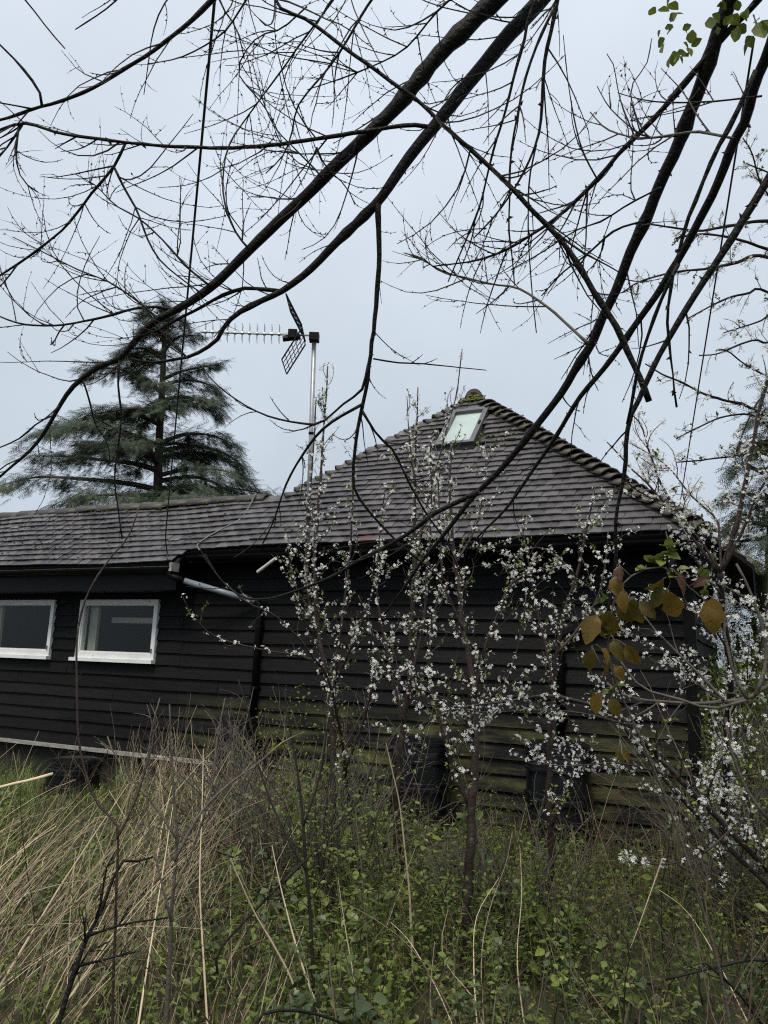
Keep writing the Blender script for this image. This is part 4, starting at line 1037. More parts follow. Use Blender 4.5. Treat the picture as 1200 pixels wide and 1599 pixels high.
# ------------------------------------------------------------------ bramble with bronze leaves, close by
bb = W(1150, 1640, 2.1); br = empty("bramble", (bb[0], bb[1], float(gz(bb[0], bb[1])))); BO = np.array(br.location)
tag(br, "bramble with large bronze leaves hanging before the dark boards at right", "bramble")
CANEP = []
for spec, a_, b_, w0, w1 in [("1150,1660 1120,1500 1060,1300 1000,1150 960,1060 950,1000 962,930 985,900 1035,885 1080,920 1115,950", 2.1, 2.1, 5, 3), ("985,900 965,880 955,905", 2.1, 2.1, 2.5, 2), ("1035,885 1045,870 1048,850 1040,830", 2.1, 2.1, 2.5, 1.5), ("950,1000 935,960 925,950", 2.1, 2.08, 2.5, 2), ("960,1060 940,1040 925,1010", 2.1, 2.1, 2.5, 2), ("955,1050 965,1110 970,1180", 2.1, 2.1, 2, 2), ("960,935 985,940 995,950", 2.1, 2.1, 2, 1.5), ("1040,885 1048,905 1040,930", 2.1, 2.1, 2, 1.5)]:
    p, r = branch(spec, a_, b_, w0, w1); m = MB(); m.tube(p - BO, r, 6); m.build("cane", GREYBARK, br, True); CANEP.append(p - BO)
REDLEAF = material("red_brown_leaf", (0.035, 0.012, 0.008), (0.09, 0.032, 0.018), 0.4, 14, island=0.4, trans=0.25)
BLV, BLT = leaf_template(0.70, 0.55, 0.25, 6)
BLV = BLV.copy()
for i in range(0, len(BLV), 3):            # toothed edge
    BLV[i, 0] *= 1.0 + (0.10 if (i // 3) % 2 else -0.08); BLV[i + 2, 0] *= 1.0 + (0.10 if (i // 3) % 2 else -0.08)
def veined(m):
    N, L = m.node_tree.nodes, m.node_tree.links; p_ = N[m["p"]]
    base = p_.inputs["Base Color"].links[0].from_socket; src = base.node
    co = N.new("ShaderNodeTexCoord"); sx = N.new("ShaderNodeSeparateXYZ"); L.new(co.outputs["Object"], sx.inputs[0])
    def mth(op, a_, b_=None):
        k_ = N.new("ShaderNodeMath"); k_.operation = op
        for i_, v_ in enumerate((a_, b_)):
            if v_ is None: continue
            if isinstance(v_, (int, float)): k_.inputs[i_].default_value = v_
            else: L.new(v_, k_.inputs[i_])
        return k_.outputs[0]
    ax = mth('ABSOLUTE', sx.outputs["X"]); w_ = mth('SINE', mth('MULTIPLY', mth('SUBTRACT', sx.outputs["Z"], mth('MULTIPLY', ax, 0.9)), 44.0))
    side = mth('GREATER_THAN', w_, 0.86); mid = mth('LESS_THAN', ax, 0.014); v_ = mth('MAXIMUM', side, mid)
    mx_ = N.new("ShaderNodeMix"); mx_.data_type = 'RGBA'; mx_.inputs["B"].default_value = (0.16, 0.13, 0.04, 1)
    L.new(mth('MULTIPLY', v_, 0.55), mx_.inputs["Factor"]); L.new(base, mx_.inputs["A"]); L.new(mx_.outputs["Result"], p_.inputs["Base Color"])
veined(BRONZE); veined(REDLEAF)
CANEP = np.vstack(CANEP)
stalks = MB()
for (x, y, s, ang, red) in [(932, 962, 62, 245, 0), (950, 955, 70, 275, 0), (965, 945, 45, 300, 0), (975, 922, 46, 260, 0), (990, 935, 62, 285, 0), (1000, 940, 44, 310, 0), (1030, 915, 52, 255, 0), (1045, 925, 66, 290, 0), (1050, 895, 52, 320, 1), (1035, 905, 44, 230, 0), (1115, 935, 72, 265, 0), (968, 885, 36, 250, 1), (962, 900, 50, 268, 0), (925, 1015, 46, 262, 0), (938, 1012, 36, 300, 0), (960, 1000, 42, 265, 0), (978, 1008, 46, 300, 0), (945, 1035, 34, 265, 0), (960, 1040, 36, 300, 0), (938, 1082, 48, 262, 0), (955, 1090, 40, 290, 0), (968, 1165, 34, 280, 0), (972, 1178, 30, 320, 0), (966, 1240, 26, 340, 1), (1108, 905, 34, 200, 1)]:
    P = W(x, y, 2.06 + rnd.uniform(-0.05, 0.05)) - BO; a_ = math.radians(ang + rnd.uniform(-8, 8))
    z = nrm(RT * math.cos(a_) + UP * math.sin(a_) + FW * rnd.uniform(-0.6, 0.4)); yv = nrm(-FW * 0.8 + UP * rnd.uniform(0.1, 0.9) + RT * rnd.uniform(-1.0, 1.0)); yv = nrm(yv - (yv @ z) * z); xv = np.cross(yv, z)
    sz = s * 0.74 * 2.06 / FPX
    v_ = BLV.copy(); cr = rnd.uniform(-0.25, 0.45); v_[:, 1] += -cr * v_[:, 2] ** 2 * 0.5 + rg.normal(0, 0.018, len(v_)); v_[:, 0] += 0.10 * rnd.uniform(-1, 1) * v_[:, 2] ** 2
    m = MB(); m.add(v_, t=BLT); o = m.build("leaf", REDLEAF if red else BRONZE, br, True)
    Mx = np.eye(4); Mx[:3, :3] = np.stack([xv, yv, z], 1) * sz; Mx[:3, 3] = P; o.matrix_local = Matrix(Mx.tolist())
    near_ = CANEP[np.argmin(np.linalg.norm(CANEP - P, axis=1))]
    if np.linalg.norm(near_ - P) < 0.14: stalks.tube(smooth([near_, (near_ + P) / 2 + np.array([0, 0, 0.008]), P], 4), 0.0014, 4)
tag(stalks.build("leaf_stalks", GREYBARK, br), kind="stuff")
b = MB(); P, Dd = [], []
for (x, y, n) in [(1035, 868, 5), (1046, 858, 5), (1020, 882, 4), (1000, 890, 3), (1060, 895, 4), (950, 985, 4), (945, 960, 3), (940, 942, 3), (1095, 905, 4), (1100, 925, 3), (955, 1078, 4)]:
    for i in range(n): P.append(W(x + rnd.uniform(-8, 8), y + rnd.uniform(-7, 7), 2.1) - BO); Dd.append(RT * rnd.uniform(-1, 1) + UP * rnd.uniform(-0.3, 1) - FW * rnd.uniform(0, 0.6))
leaves(b, P, Dd, rg.uniform(0.02, 0.042, len(P)), LV2, LT2); tag(b.build("young_leaves", LEAFG, br), kind="stuff")

# ------------------------------------------------------------------ cedar behind the wing, conifer and hedge at right
SPV = []; SPT = []
for i in range(7):                              # a flat drooping spray of needle tufts
    s = i / 6; L_ = 0.42 * (1 - 0.6 * s) + 0.1
    for sg in (-1, 1):
        k = len(SPV); x0, z0 = 0.0, s
        dx, dz = sg * L_ * 0.62, L_ * 0.75
        SPV += [(x0 - 0.028, -0.12 * s * s, z0), (x0 + 0.028, -0.12 * s * s, z0), (x0 + dx, -0.12 * s * s - 0.17 * L_ - 0.05, z0 + dz)]
        SPT.append((k, k + 1, k + 2))
SPV, SPT = np.array(SPV), np.array(SPT)
def conifer(name, label, trunk, tw, depth, tiers, dens, size, extra, cat="tree", tdrop=0.12):
    t0 = W(*trunk[0], depth); base = np.array([t0[0], t0[1], 0.0])
    root = empty(name, tuple(base)); tag(root, label, cat)
    pts = [base] + [W(x, y, depth) for x, y in trunk]; pts = smooth(pts, 4)
    r = np.interp(np.linspace(0, 1, len(pts)), [0, 1], [tw[0] * depth / FPX / 2, tw[1] * depth / FPX / 2])
    m = MB(); m.tube(pts - base, r, 9); m.build("trunk", CEDARB, root, True)
    fol = MB(); P, D, S = [], [], []
    for i in range(int(extra * 26)):             # short sprays clothing the stem
        f_ = rg.random(); k_ = min(len(pts) - 1, 4 + int(f_ * (len(pts) - 4))); a_ = rg.uniform(0, 6.28)
        P.append(pts[k_] + np.array([math.cos(a_), math.sin(a_), 0]) * rg.uniform(0.1, 0.9) * (1.1 - f_) + (0, 0, rg.normal(0, 0.3))); D.append(np.array([math.cos(a_), math.sin(a_), rg.uniform(-0.5, 0.4)])); S.append(size * rg.uniform(0.5, 1.2))
    tiers = [[W(x, y, depth + dz) for x, y, dz in t] for t in tiers]
    zt, zb = pts[-1][2], pts[1][2]
    hz_ = [(t[0][2], np.linalg.norm((t[-1] - t[0])[:2])) for t in tiers]; hz_.sort()
    for i in range(extra):                       # boughs towards and away from the viewer
        f_ = rg.random() ** 1.2; zz = zb + (zt - zb) * f_ * 0.95
        reach = np.interp(zz, [h[0] for h in hz_], [h[1] for h in hz_]) * rg.uniform(0.55, 1.0)
        a_ = rg.uniform(0, 2 * math.pi); dd = np.array([math.cos(a_), math.sin(a_), 0])
        c = np.array([np.interp(zz, pts[:, 2], pts[:, k]) for k in range(3)])
        tiers.append([c, c + dd * reach * 0.4 + (0, 0, 0.12 * reach), c + dd * reach * 0.75 + (0, 0, 0.08 * reach), c + dd * reach + (0, 0, -0.06 * reach)])
    for t in tiers:
        p = smooth(t, 6); L = np.linalg.norm(np.diff(p, axis=0), axis=1).sum()
        m = MB(); rr_ = np.linspace(0.05 + 0.012 * L, 0.012, len(p)); m.tube(p - base, rr_, 5); m.build("bough", CEDARB, root, True)
        n = int(dens * L)
        for k_ in range(n):
            u = rg.random() ** 0.9 * 0.95 + 0.05; i = min(len(p) - 2, int(u * (len(p) - 1)))
            tg = nrm(p[i + 1] - p[i]); side = nrm(np.cross(tg, (0, 0, 1))) * rg.choice((-1, 1))
            ln = rg.uniform(0.1, 1.0) * L * 0.32 * (1.15 - 0.6 * u)
            q = p[i] + (side * 0.8 + tg * 0.6) * ln + np.array([0, 0, rg.normal(0, 0.09) - tdrop * ln * rg.uniform(0, 2)])
            P.append(q); D.append(tg * rg.uniform(0.2, 1.0) + side * rg.uniform(-0.1, 0.9) + np.array([0, 0, rg.uniform(-0.6, 0.3)])); S.append(size * rg.uniform(0.5, 1.2))
    P, D, S = np.array(P) - base, np.array(D), np.array(S)
    leaves(fol, P, D, S, SPV, SPT); fol.build("crown", CEDAR, root)
    return root
cl = []
for t in ["246,765,0 200,755,0 130,748,-1 60,745,-1 0,758,-2", "247,735,0 210,724,0 160,718,1 110,713,1 52,712,1", "248,697,0 210,680,0 170,668,0 130,662,1 95,668,1", "250,652,0 215,638,-1 170,643,-1 132,650,-1", "252,612,0 220,590,0 180,575,1 130,580,1", "255,562,0 232,546,0 205,545,0 180,556,0", "256,530,0 238,515,0 220,520,0",
          "246,780,0 290,768,0 350,762,1 425,772,2", "248,742,0 290,733,0 340,733,-1 388,748,-1", "249,692,0 290,678,0 330,680,1 368,695,1", "251,642,0 290,625,0 345,625,-1", "254,592,0 290,578,0 347,568,1", "256,548,0 280,526,0 312,524,0", "257,515,0 275,500,0 290,505,0", "247,715,0 190,700,3 150,698,4", "247,715,0 300,705,3 330,712,4", "246,775,0 180,772,-3 110,778,-4", "246,775,0 320,778,-3 380,785,-4",
          "258,510,0 262,492,0 256,478,0", "256,535,0 240,500,1 232,492,1"]:
    cl.append([tuple(float(v) for v in q.split(",")) for q in t.split()])
conifer("cedar_tree", "tall dark green cedar with layered drooping boughs behind the wing roof", [(244, 800), (249, 690), (255, 580), (257, 520), (256, 484)], (18, 3), 26.0, cl, 165, 0.36, 34)
cl2 = []
for t in ["1195,780,0 1160,770,0 1130,778,0", "1195,740,0 1165,728,0 1142,735,0", "1198,700,0 1175,690,0 1158,697,0", "1198,820,0 1160,815,0 1135,825,0", "1200,665,0 1185,655,0 1170,660,0", "1200,760,0 1240,750,0 1270,760,0", "1200,800,0 1250,795,0 1290,805,0", "1200,840,0 1160,845,0 1140,855,0"]:
    cl2.append([tuple(float(v) for v in q.split(",")) for q in t.split()])
conifer("fir_tree", "dark fir standing behind the barn at the right edge", [(1202, 900), (1203, 800), (1204, 640)], (16, 4), 17.0, cl2, 120, 0.36, 26)
hb = W(1235, 1030, 10.5); hd = empty("hedge_shrub", (hb[0], hb[1], 0)); tag(hd, "yellow green evergreen shrub beyond the right corner of the barn", "shrub")
m = MB(); 
for i in range(7):
    a_ = i * 0.9; m.tube(smooth([(0.1 * math.cos(a_), 0.1 * math.sin(a_), 0), (0.5 * math.cos(a_), 0.5 * math.sin(a_), 1.2), (0.7 * math.cos(a_), 0.7 * math.sin(a_), 2.3)], 4), 0.03, 5)
m.build("stems", CEDARB, hd)
n = 5200; z = rg.uniform(0.05, 3.1, n); rr_ = (1.15 - 0.25 * z / 3 - 0.5 * np.clip(z - 2.2, 0, 1)) * rg.uniform(0.55, 1.05, n); a_ = rg.uniform(0, 6.28, n)
rr_ *= 1 + 0.18 * np.sin(a_ * 3 + z * 2.5) + 0.1 * np.sin(a_ * 7 + z * 5)
P = np.stack([rr_ * np.cos(a_), rr_ * np.sin(a_), z], 1); D = np.stack([np.cos(a_), np.sin(a_), rg.uniform(0.2, 1.6, n)], 1)
b = MB(); leaves(b, P, D, rg.uniform(0.12, 0.26, n), SPV, SPT); b.build("foliage", material("hedge_leaf", (0.05, 0.065, 0.018), (0.13, 0.15, 0.045), 0.6, 1.5, island=0.6, trans=0.15), hd)

# bushes that close the view to the right of the barn
def bush(label, px, py, d, rx, h, n, mat, leafsize, name="hedge_shrub", dens=60):
    c = W(px, py, d); root = empty(name, (c[0], c[1], float(gz(c[0], c[1])))); tag(root, label, "shrub")
    tw = MB(); st_ = MB()
    for i in range(dens):
        a_ = rg.uniform(0, 6.28); rr_ = rx * math.sqrt(rg.random()) * 0.7
        q = shoot(np.array([rr_ * math.cos(a_), rr_ * math.sin(a_), -0.02]), np.array([0.6 * math.cos(a_), 0.6 * math.sin(a_), 1.0]), h * rg.uniform(0.7, 1.1), 0.1, 0.10, 9)
        rd = np.linspace(1, 0.3, len(q)) * 0.008; st_.tube(q, rd, 4, False); twigs(tw, q, rd, 7, 0.45, 0.2, 0.15, 1, 1, flat=1, rmax=0.003, bud=0)
    st_.build("stems", GREYBARK, root); tag(tw.build("twigs", GREYBARK, root), kind="stuff")
    z = rg.uniform(0.02, 1.0, n) ** 0.8 * h; a_ = rg.uniform(0, 6.28, n); rr_ = rx * (1.05 - 0.45 * (z / h) ** 2) * np.sqrt(rg.uniform(0.15, 1.0, n)) * (1 + 0.2 * np.sin(a_ * 3 + z * 3) + 0.12 * np.sin(a_ * 6 - z * 5))
    b = MB(); leaves(b, np.stack([rr_ * np.cos(a_), rr_ * np.sin(a_), z], 1), rg.normal(0, 1, (n, 3)), rg.uniform(0.5, 1.2, n) * leafsize); tag(b.build("foliage", mat, root), kind="stuff")
bush("tangled dark bramble bush at the right corner of the barn, behind the blossom", 1185, 1180, 6.6, 0.75, 1.5, 2600, UNDER, 0.05, "bramble_bush", 70)
bush("leafless brown thicket low at the right edge, behind the leaning plum branch", 1215, 1260, 4.9, 0.75, 0.95, 1300, UNDER, 0.04, "bramble_bush", 80)
bush("grey green bush far behind the barn at the right edge", 1290, 1080, 9.0, 1.2, 2.2, 5000, UNDER, 0.07, "hedge_shrub", 40)

bush("tangle of thin brown stems with small new leaves left of the middle water butt", 480, 1372, 4.9, 0.46, 1.3, 800, LEAFG, 0.022, "scrub_bush", 75)
bush("low tangle of brown stems beside the thickest plum trunk", 800, 1410, 4.6, 0.42, 0.8, 360, LEAFG, 0.02, "scrub_bush", 40)
bush("thin brown scrub growing at the foot of the wing wall by the narrow water butt", 400, 1330, 5.6, 0.5, 1.05, 300, LEAFG, 0.02, "scrub_bush", 50)

bush("pale green bush squeezed between the barn's right flank and the picture edge", 1212, 1090, 8.6, 0.55, 1.9, 2600, LEAFG, 0.05, "scrub_bush", 40)
bush("twiggy bush under the right gutter, behind the fan of plum stems", 1165, 1230, 5.9, 0.42, 1.7, 700, LEAFG, 0.03, "scrub_bush", 60)
# ------------------------------------------------------------------ undergrowth
def project(p):
    d = p - EYE; z = d @ FW; return CX + FPX * (d @ RT) / z, CY - FPX * (d @ UP) / z
def scatter(n, seed):
    """ground points in front of the wall, with the pixel each falls on"""
    r_ = np.random.default_rng(seed)
    x = r_.uniform(-6.5, 4.6, n * 2); y = 1.7 + 7.8 * r_.random(n * 2) ** 0.9
    keep = (np.abs(x) < 0.62 * y + 0.7); x, y = x[keep], y[keep]
    v = x * VX[0] + y * VX[1] - KW; k_ = v < -0.10; x, y = x[k_][:n], y[k_][:n]
    P = np.stack([x, y, gz(x, y)], 1); px, py = project(P); return P, px, py, r_
# bramble, nettle and ground ivy leaves
und = MB(); ivy = MB(); stm = MB(); old = MB()
P, px, py, r_ = scatter(5200, 21)
LP, LD, LS, IP, ID, IS = [], [], [], [], [], []
for p, x, y in zip(P, px, py):
    dist = np.linalg.norm(p[:2])
    wallv = -(p @ VX - KW)
    hmax = 0.16 + 0.46 * np.clip((wallv - 0.3) / 2.6, 0, 1)
    patch = 0.5 + 0.5 * math.sin(p[0] * 2.1 + 1.0) * math.sin(p[1] * 1.9 + p[0])
    if math.sin(p[0] * 5.1 + p[1] * 2.3) * math.sin(p[1] * 4.7 - p[0] * 1.3) > 0.35 and r_.random() < 0.75: continue
    straw = x < 430 and y > 1190
    if straw and r_.random() < 0.40: continue
    if x > 900 and r_.random() < 0.30: continue
    if 420 < x < 610 and wallv > 0.5: hmax *= 1.9
    h = hmax * r_.uniform(0.35, 1.0) * (0.65 + 0.6 * patch)
    if 40 < x < 185 and y < 1370: h *= 0.2
    top = shoot(p, np.array([r_.normal(0, .25), r_.normal(0, .25), 1.0]), h, 0.1, 0.10, 5, r_)
    if r_.random() < 0.5: stm.tube(top, np.linspace(0.003, 0.0015, len(top)), 3, False)
    n = int(6 + 16 * h / 0.5)
    kind = patch + r_.normal(0, 0.25) > 0.42
    big = r_.random() < 0.12
    for i in range(n):
        t = r_.random() ** 0.7; q = top[min(len(top) - 1, int(t * (len(top) - 1)))] + r_.normal(0, 0.035, 3)
        d = np.array([r_.normal(), r_.normal(), r_.normal(0.1, 0.45)])
        s = r_.uniform(0.010, 0.036) * (2.0 if big else 1.0)
        if kind: LP.append(q); LD.append(d); LS.append(s)
        else: IP.append(q); ID.append(d); IS.append(s * 1.1)
leaves(und, LP, LD, LS); leaves(ivy, IP, ID, IS, LV2, LT2)
tag(und.build("undergrowth", UNDER), "low green nettles and brambles covering the ground", "undergrowth", kind="stuff")
tag(ivy.build("ground_ivy", IVY), "dark green ivy and bramble leaves on the ground", "ivy", kind="stuff")
tag(stm.build("undergrowth_stems", material("green_stem", (0.05, 0.06, 0.02), (0.10, 0.09, 0.045), 0.6, 4, island=0.6)), "thin stems of the low plants", "stems", kind="stuff")
# brighter upright shoots (cleavers, nettle tips and elder) in patches
ns = MB(); nst = MB(); P, px, py, r_ = scatter(5200, 58); LP, LD, LS = [], [], []
for p, x, y in zip(P, px, py):
    f_ = max(math.exp(-((x - 560) / 150) ** 2 - ((y - 1560) / 170) ** 2), math.exp(-((x - 880) / 90) ** 2 - ((y - 1500) / 110) ** 2), 0.6 * math.exp(-((x - 70) / 90) ** 2 - ((y - 1380) / 70) ** 2), 0.35 * math.exp(-((x - 530) / 90) ** 2 - ((y - 1380) / 60) ** 2), 0.10)
    if r_.random() > f_ * 1.0 or (40 < x < 185 and y < 1360): continue
    h = r_.uniform(0.25, 0.62) * (1.0 if y > 1420 else 0.7); q = shoot(p, np.array([r_.normal(0, .2), r_.normal(0, .2), 1.0]), h, 0.25, 0.07, 8, r_)
    nst.tube(q, np.linspace(0.0028, 0.0012, len(q)), 4, False)
    for k_ in range(2, len(q)):
        tg = nrm(q[k_] - q[k_ - 1]); a0_ = r_.uniform(0, 6.28); m_ = r_.integers(2, 6); sz = r_.uniform(0.020, 0.048) * (1.15 - 0.5 * k_ / len(q))
        for j in range(m_):
            a_ = a0_ + 6.283 * j / m_; LP.append(q[k_] + r_.normal(0, 0.004, 3)); LD.append(np.array([math.cos(a_), math.sin(a_), 0.35 + r_.normal(0, 0.3)])); LS.append(sz * r_.uniform(0.7, 1.2))
leaves(ns, LP, LD, LS)
tag(ns.build("nettle_shoots", material("shoot_leaf", (0.06, 0.09, 0.018), (0.23, 0.29, 0.065), 0.45, 1.5, island=0.6, trans=0.35)), "fresh green upright shoots among the undergrowth", "shoots", kind="stuff")
tag(nst.build("nettle_stems", LEAFG), "stems of the fresh green shoots", "stems", kind="stuff")
# leaf litter and short dead bits on the soil
P, px, py, r_ = scatter(5000, 33); b = MB()
leaves(b, P + np.array([0, 0, 0.012]), np.stack([r_.normal(0, 1, len(P)), r_.normal(0, 1, len(P)), r_.normal(0.15, 0.2, len(P))], 1), r_.uniform(0.02, 0.05, len(P)))
tag(b.build("leaf_litter", material("dead_leaf", (0.045, 0.030, 0.018), (0.12, 0.085, 0.05), 0.8, 3, island=0.8)), "brown fallen leaves on the soil", "leaf litter", kind="stuff")

# dry straw and reed stems: standing and leaning on the left, thinning to the right
def blades(mb, P, H, lean, r_, rad, sides=3, n=6, curl=0.25):
    for p, h, l in zip(P, H, lean):
        d = np.array([l[0], l[1], 1.0]); pts = [p]; d = nrm(d); cv = np.array([l[0], l[1], -0.6 * np.hypot(*l)]) * curl + r_.normal(0, 0.02, 3)
        kk = r_.integers(1, n) if r_.random() < 0.5 else -1
        for i in range(n): d = nrm(d + cv / n * (i + 0.5) / 1.5 + r_.normal(0, 0.018, 3) + (r_.normal(0, 0.45, 3) if i == kk else 0)); pts.append(pts[-1] + d * h / n)
        mb.tube(np.array(pts), np.linspace(1, 0.45, n + 1) * rad * r_.uniform(0.6, 1.35), sides, False)
st = MB()
P, px, py, r_ = scatter(3900, 5)
pr = np.where(px < 370, 1.0, np.clip(1 - (px - 370) / 90, 0.02, 1)) * np.clip((px + 200) / 420, 0.25, 1) * np.where((py > 1240) & (py < 2100), 1, 0.0)
pr *= np.where((px < 165) & (py < 1420), 0.04, 1) * np.where((px > 40) & (px < 175) & (py < 1360), 0.0, 1)
k_ = r_.random(len(P)) < pr; P, px, py = P[k_], px[k_], py[k_]
fan = np.clip((300 - px) / 300, 0, 1)
H = r_.uniform(0.3, 0.80, len(P)) * np.where(r_.random(len(P)) < 0.10, 1.35, 1.0)
H = H * np.where(px < 150, 0.62, 1.0); H = np.minimum(H, 0.55 + 0.14 * P[:, 1]) * np.where(py > 1560, 0.75, 1.0)
lean = np.stack([r_.normal(0.05, 0.27, len(P)) + 0.30 * fan, r_.normal(0.05, 0.22, len(P))], 1)
blades(st, P, H, lean, r_, 0.0025, curl=0.10)
# trampled mat lower left
n = 480; q = np.stack([r_.uniform(-2.6, -1.0, n), r_.uniform(2.9, 4.7, n)], 1); Pm = np.stack([q[:, 0], q[:, 1], gz(q[:, 0], q[:, 1]) + r_.uniform(0.05, 0.42, n)], 1)
blades(st, Pm, r_.uniform(0.35, 0.9, n), np.stack([r_.normal(0.5, 0.3, n), r_.normal(0.2, 0.4, n)], 1), r_, 0.0023, curl=0.22)
tag(st.build("dry_straw_stems", STRAW), "pale dry straw stems standing and leaning at lower left", "straw", kind="stuff")
# single long pale stems that arch over the green
for i, (spec, a_, b_, w0, w1) in enumerate([("-20,1575 60,1440 110,1360 170,1270 200,1225", 2.7, 3.3, 7, 3), ("-10,1510 40,1420 90,1340 130,1275", 2.8, 3.4, 5, 3), ("215,1610 235,1480 255,1360 270,1260", 2.7, 3.2, 6, 3), ("325,1610 318,1500 312,1380 316,1260 318,1170", 2.8, 3.4, 6, 3), ("490,1640 460,1540 430,1480 395,1420 360,1340", 2.6, 3.0, 8, 4), ("520,1640 470,1500 440,1390 425,1320", 2.7, 3.0, 7, 4),
        ("728,1640 700,1570 650,1490 600,1445 540,1410 500,1395", 2.8, 3.2, 4.5, 2), ("715,1620 680,1540 640,1470 610,1440", 2.8, 3.1, 4.5, 2.5), ("645,1480 638,1380 625,1260 612,1200 603,1160", 3.6, 3.9, 6, 3), ("645,1520 643,1480 640,1420", 3.4, 3.6, 4, 4), ("760,1620 740,1560 700,1510 690,1470 700,1420", 2.9, 3.1, 4, 2), ("745,1600 740,1500 745,1430 780,1370", 2.9, 3.2, 4.5, 2), ("757,1620 752,1500 765,1420 790,1350 800,1300", 2.9, 3.3, 4, 2), ("680,1630 672,1560 679,1470", 2.8, 2.9, 4, 3), ("555,1540 545,1480 535,1420 528,1370", 3.0, 3.3, 4.5, 2.5), ("470,1560 440,1440 400,1370 380,1330", 3.0, 3.3, 5, 2), ("960,1600 930,1560 895,1510", 2.8, 3.0, 4, 2), ("820,1610 808,1500 815,1400 812,1320", 3.2, 3.5, 4, 2), ("1035,1340 1000,1440 985,1480", 3.6, 3.4, 3.5, 2.5), ("1170,1600 1110,1480 1070,1420 1030,1390", 3.0, 3.4, 3.5, 2)]):
    pass
    p, r = branch(spec, a_, b_, w0 * 0.62, w1 * 0.35, jit=0.09, knob=0.08)
    if i == 0: hero = MB()
    hero.tube(p, r, 5)
tag(hero.build("dry_reed_stems", STRAW), "long pale dry reeds arching over the green plants in front", "reeds", kind="stuff")
# brown bare canes tangled all through
cn = MB(); P, px, py, r_ = scatter(2200, 77)
pr = np.where(px > 880, 1.0, np.where(px > 380, 0.7, 0.55)) * np.where(py < 1330, 0.5, 1); k_ = r_.random(len(P)) < pr; P = P[k_]
for p in P:
    h = r_.uniform(0.35, 1.05) * min(1.0, 0.35 + 0.3 * -(p @ VX - KW)); a_ = r_.uniform(0, 6.28); l = abs(r_.normal(0.2, 0.35))
    q = shoot(p, np.array([l * math.cos(a_), l * math.sin(a_), 1.0]), h, -0.25, 0.11, 8, r_)
    rr_ = np.linspace(1, 0.4, len(q)) * r_.uniform(0.0018, 0.0040); cn.tube(q, rr_, 4, False)
    twigs(cn, q, rr_, int(r_.integers(0, 4)), 0.28, 0.2, 0.2, 1, 1, flat=1, rmax=0.002, bud=0.006, rr=r_)
tag(cn.build("bare_canes", material("cane_bark", (0.012, 0.009, 0.006), (0.14, 0.10, 0.06), 0.6, 4, island=0.85)), "tangled brown bare canes among the undergrowth", "canes", kind="stuff")
# green grass: tufts by the left water butt and blades through the undergrowth
gr = MB(); P, px, py, r_ = scatter(22000, 91)
pr = np.where((px < 190) & (py < 1420), 1.0, np.where(px < 330, 0.22, 0.20)); k_ = r_.random(len(P)) < pr; P, px = P[k_], px[k_]
n = len(P); GV, GT = [], []
py = py[k_]; hgt = r_.uniform(0.12, 0.36, n) * np.where(px < 190, 1.25, 0.85) * np.where((px > 50) & (px < 180) & (py < 1400), 0.28, 1); a_ = r_.uniform(0, 6.28, n)
tv = np.array([(-0.5, 0, 0), (0.5, 0, 0), (-0.42, 0.06, 0.35), (0.42, 0.06, 0.35), (-0.3, 0.22, 0.7), (0.3, 0.22, 0.7), (0, 0.5, 0.95)]); tt = np.array([(0, 1, 3), (0, 3, 2), (2, 3, 5), (2, 5, 4), (4, 5, 6)])
mt = np.zeros((n, 3, 3)); wdt = r_.uniform(0.005, 0.010, n); bd_ = r_.uniform(0.2, 1.5, n)
mt[:, 0, 0] = np.cos(a_) * wdt; mt[:, 1, 0] = np.sin(a_) * wdt; mt[:, 0, 1] = -np.sin(a_) * hgt * bd_; mt[:, 1, 1] = np.cos(a_) * hgt * bd_; mt[:, 2, 2] = hgt
gr.inst(tv, tt, mt, P); tag(gr.build("grass", GRASS), "green grass tufts at the left below the windows", "grass", kind="stuff")

# ------------------------------------------------------------------ single bare stems in front
def stemthing(name, label, specs, mat, ntw=0, Ltw=0.2, cat="shrub", group=None):
    xy = [float(t) for t in specs[0][0].replace(",", " ").split()[:2]]; b0_ = W(xy[0], xy[1], specs[0][1]); root = empty(name, tuple(b0_)); tag(root, label, cat, group)
    tw = MB()
    for i, (spec, a_, b_, w0, w1) in enumerate(specs):
        p, r = branch(spec, a_, b_, w0, w1, jit=0.12); m = MB(); m.tube(p - b0_, r, 7); m.build("trunk" if i == 0 else "stem", mat, root, True)
        if ntw: twigs(tw, p - b0_, r, ntw, Ltw, 0.3, 0.15, 1, 1, rmax=0.0022, bud=0.008)
    if ntw: tag(tw.build("twigs", mat, root), kind="stuff")
    return root
stemthing("arching_cane", "long brown cane arching up past the right window from the straw", [("172,1720 176,1600 181,1430 184,1335 182,1286 160,1265 141,1228 124,1160 120,1070 121,1000 131,945 150,905 175,868 200,840 217,795", 2.3, 2.7, 5, 2.5), ("183,1310 205,1265 225,1210 240,1150 230,1100", 2.4, 2.6, 4, 2)], PLUM, 5, 0.12)
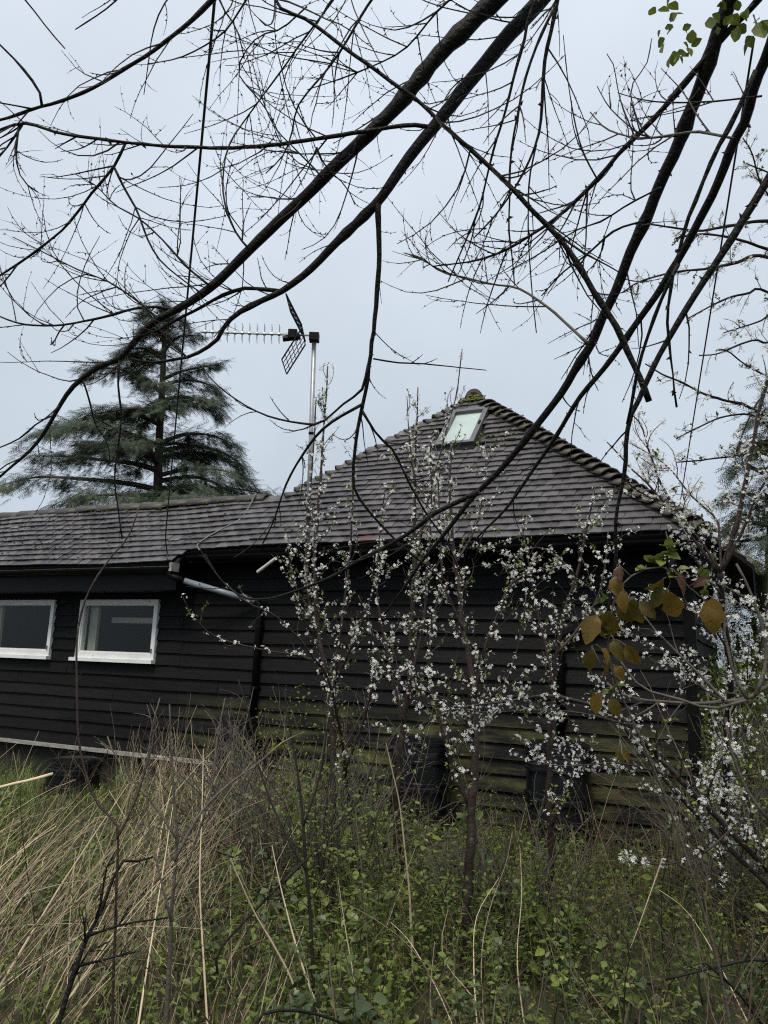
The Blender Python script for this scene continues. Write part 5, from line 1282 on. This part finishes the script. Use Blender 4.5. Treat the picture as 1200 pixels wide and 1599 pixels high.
stemthing("dead_branch", "blackened dead branch with side twigs standing in the straw at lower left", [("70,1700 92,1600 112,1530 133,1470 158,1420 178,1370 190,1345 215,1345 240,1338", 2.2, 2.5, 10, 3), ("136,1462 165,1452 200,1442 262,1433", 2.3, 2.3, 5, 2.5), ("124,1508 165,1498 220,1484", 2.27, 2.3, 5, 2.5), ("118,1520 145,1478 172,1470", 2.27, 2.3, 3.5, 2), ("150,1435 160,1400 165,1360 180,1330", 2.35, 2.4, 4, 2), ("133,1472 132,1440 128,1420", 2.3, 2.3, 3, 2)], BARK, 6, 0.08)
stemthing("bare_sapling", "thin brown bare sapling with a branch rising right from the straw", [("258,1680 262,1560 268,1450 273,1360 277,1300 272,1230 268,1170 265,1100", 2.6, 2.8, 9, 2), ("272,1345 313,1272 360,1222 400,1195 440,1160 476,1143", 2.65, 2.9, 6, 2), ("276,1310 240,1255 205,1215 180,1180 168,1150", 2.7, 2.8, 4, 2), ("268,1440 235,1300 230,1230 235,1150 250,1090", 2.6, 2.8, 4, 2), ("271,1390 300,1330 330,1230 340,1150 352,1090", 2.65, 2.9, 4, 1.8)], GREYBARK, 9, 0.18)
stemthing("bare_sapling", "slender dark bare sapling below the left downpipe", [("498,1700 492,1600 488,1480 478,1350 470,1240 455,1150 445,1080", 2.9, 3.4, 8, 2), ("479,1360 440,1290 405,1200 390,1120 372,1060", 3.1, 3.4, 4, 2), ("474,1290 500,1210 512,1130 530,1080", 3.2, 3.4, 4, 2), ("340,1520 345,1480 420,1400 500,1320 560,1250 590,1170", 2.9, 3.2, 4, 2)], TWIG, 10, 0.2)
stemthing("fallen_branch", "dark crooked dead branch lying low at the bottom right", [("1330,1520 1210,1502 1165,1500 1100,1514 1040,1530", 2.7, 2.8, 8, 4), ("1190,1600 1150,1545 1110,1510 1095,1505 1090,1530 1098,1570", 2.7, 2.6, 5, 3), ("1165,1500 1180,1450 1150,1420", 2.7, 2.8, 4, 2)], TWIG, 7, 0.2)
stemthing("dead_twig", "black twig curving across the bottom edge below the brambles", [("380,1640 405,1590 430,1578 470,1580 520,1592 560,1610", 2.0, 2.1, 5, 4)], BARK)
stemthing("cut_cane", "cut straw cane with a white end at the far left edge below the grass", [("-60,1245 0,1230 50,1218 83,1208", 3.2, 3.3, 5, 4)], STRAW)
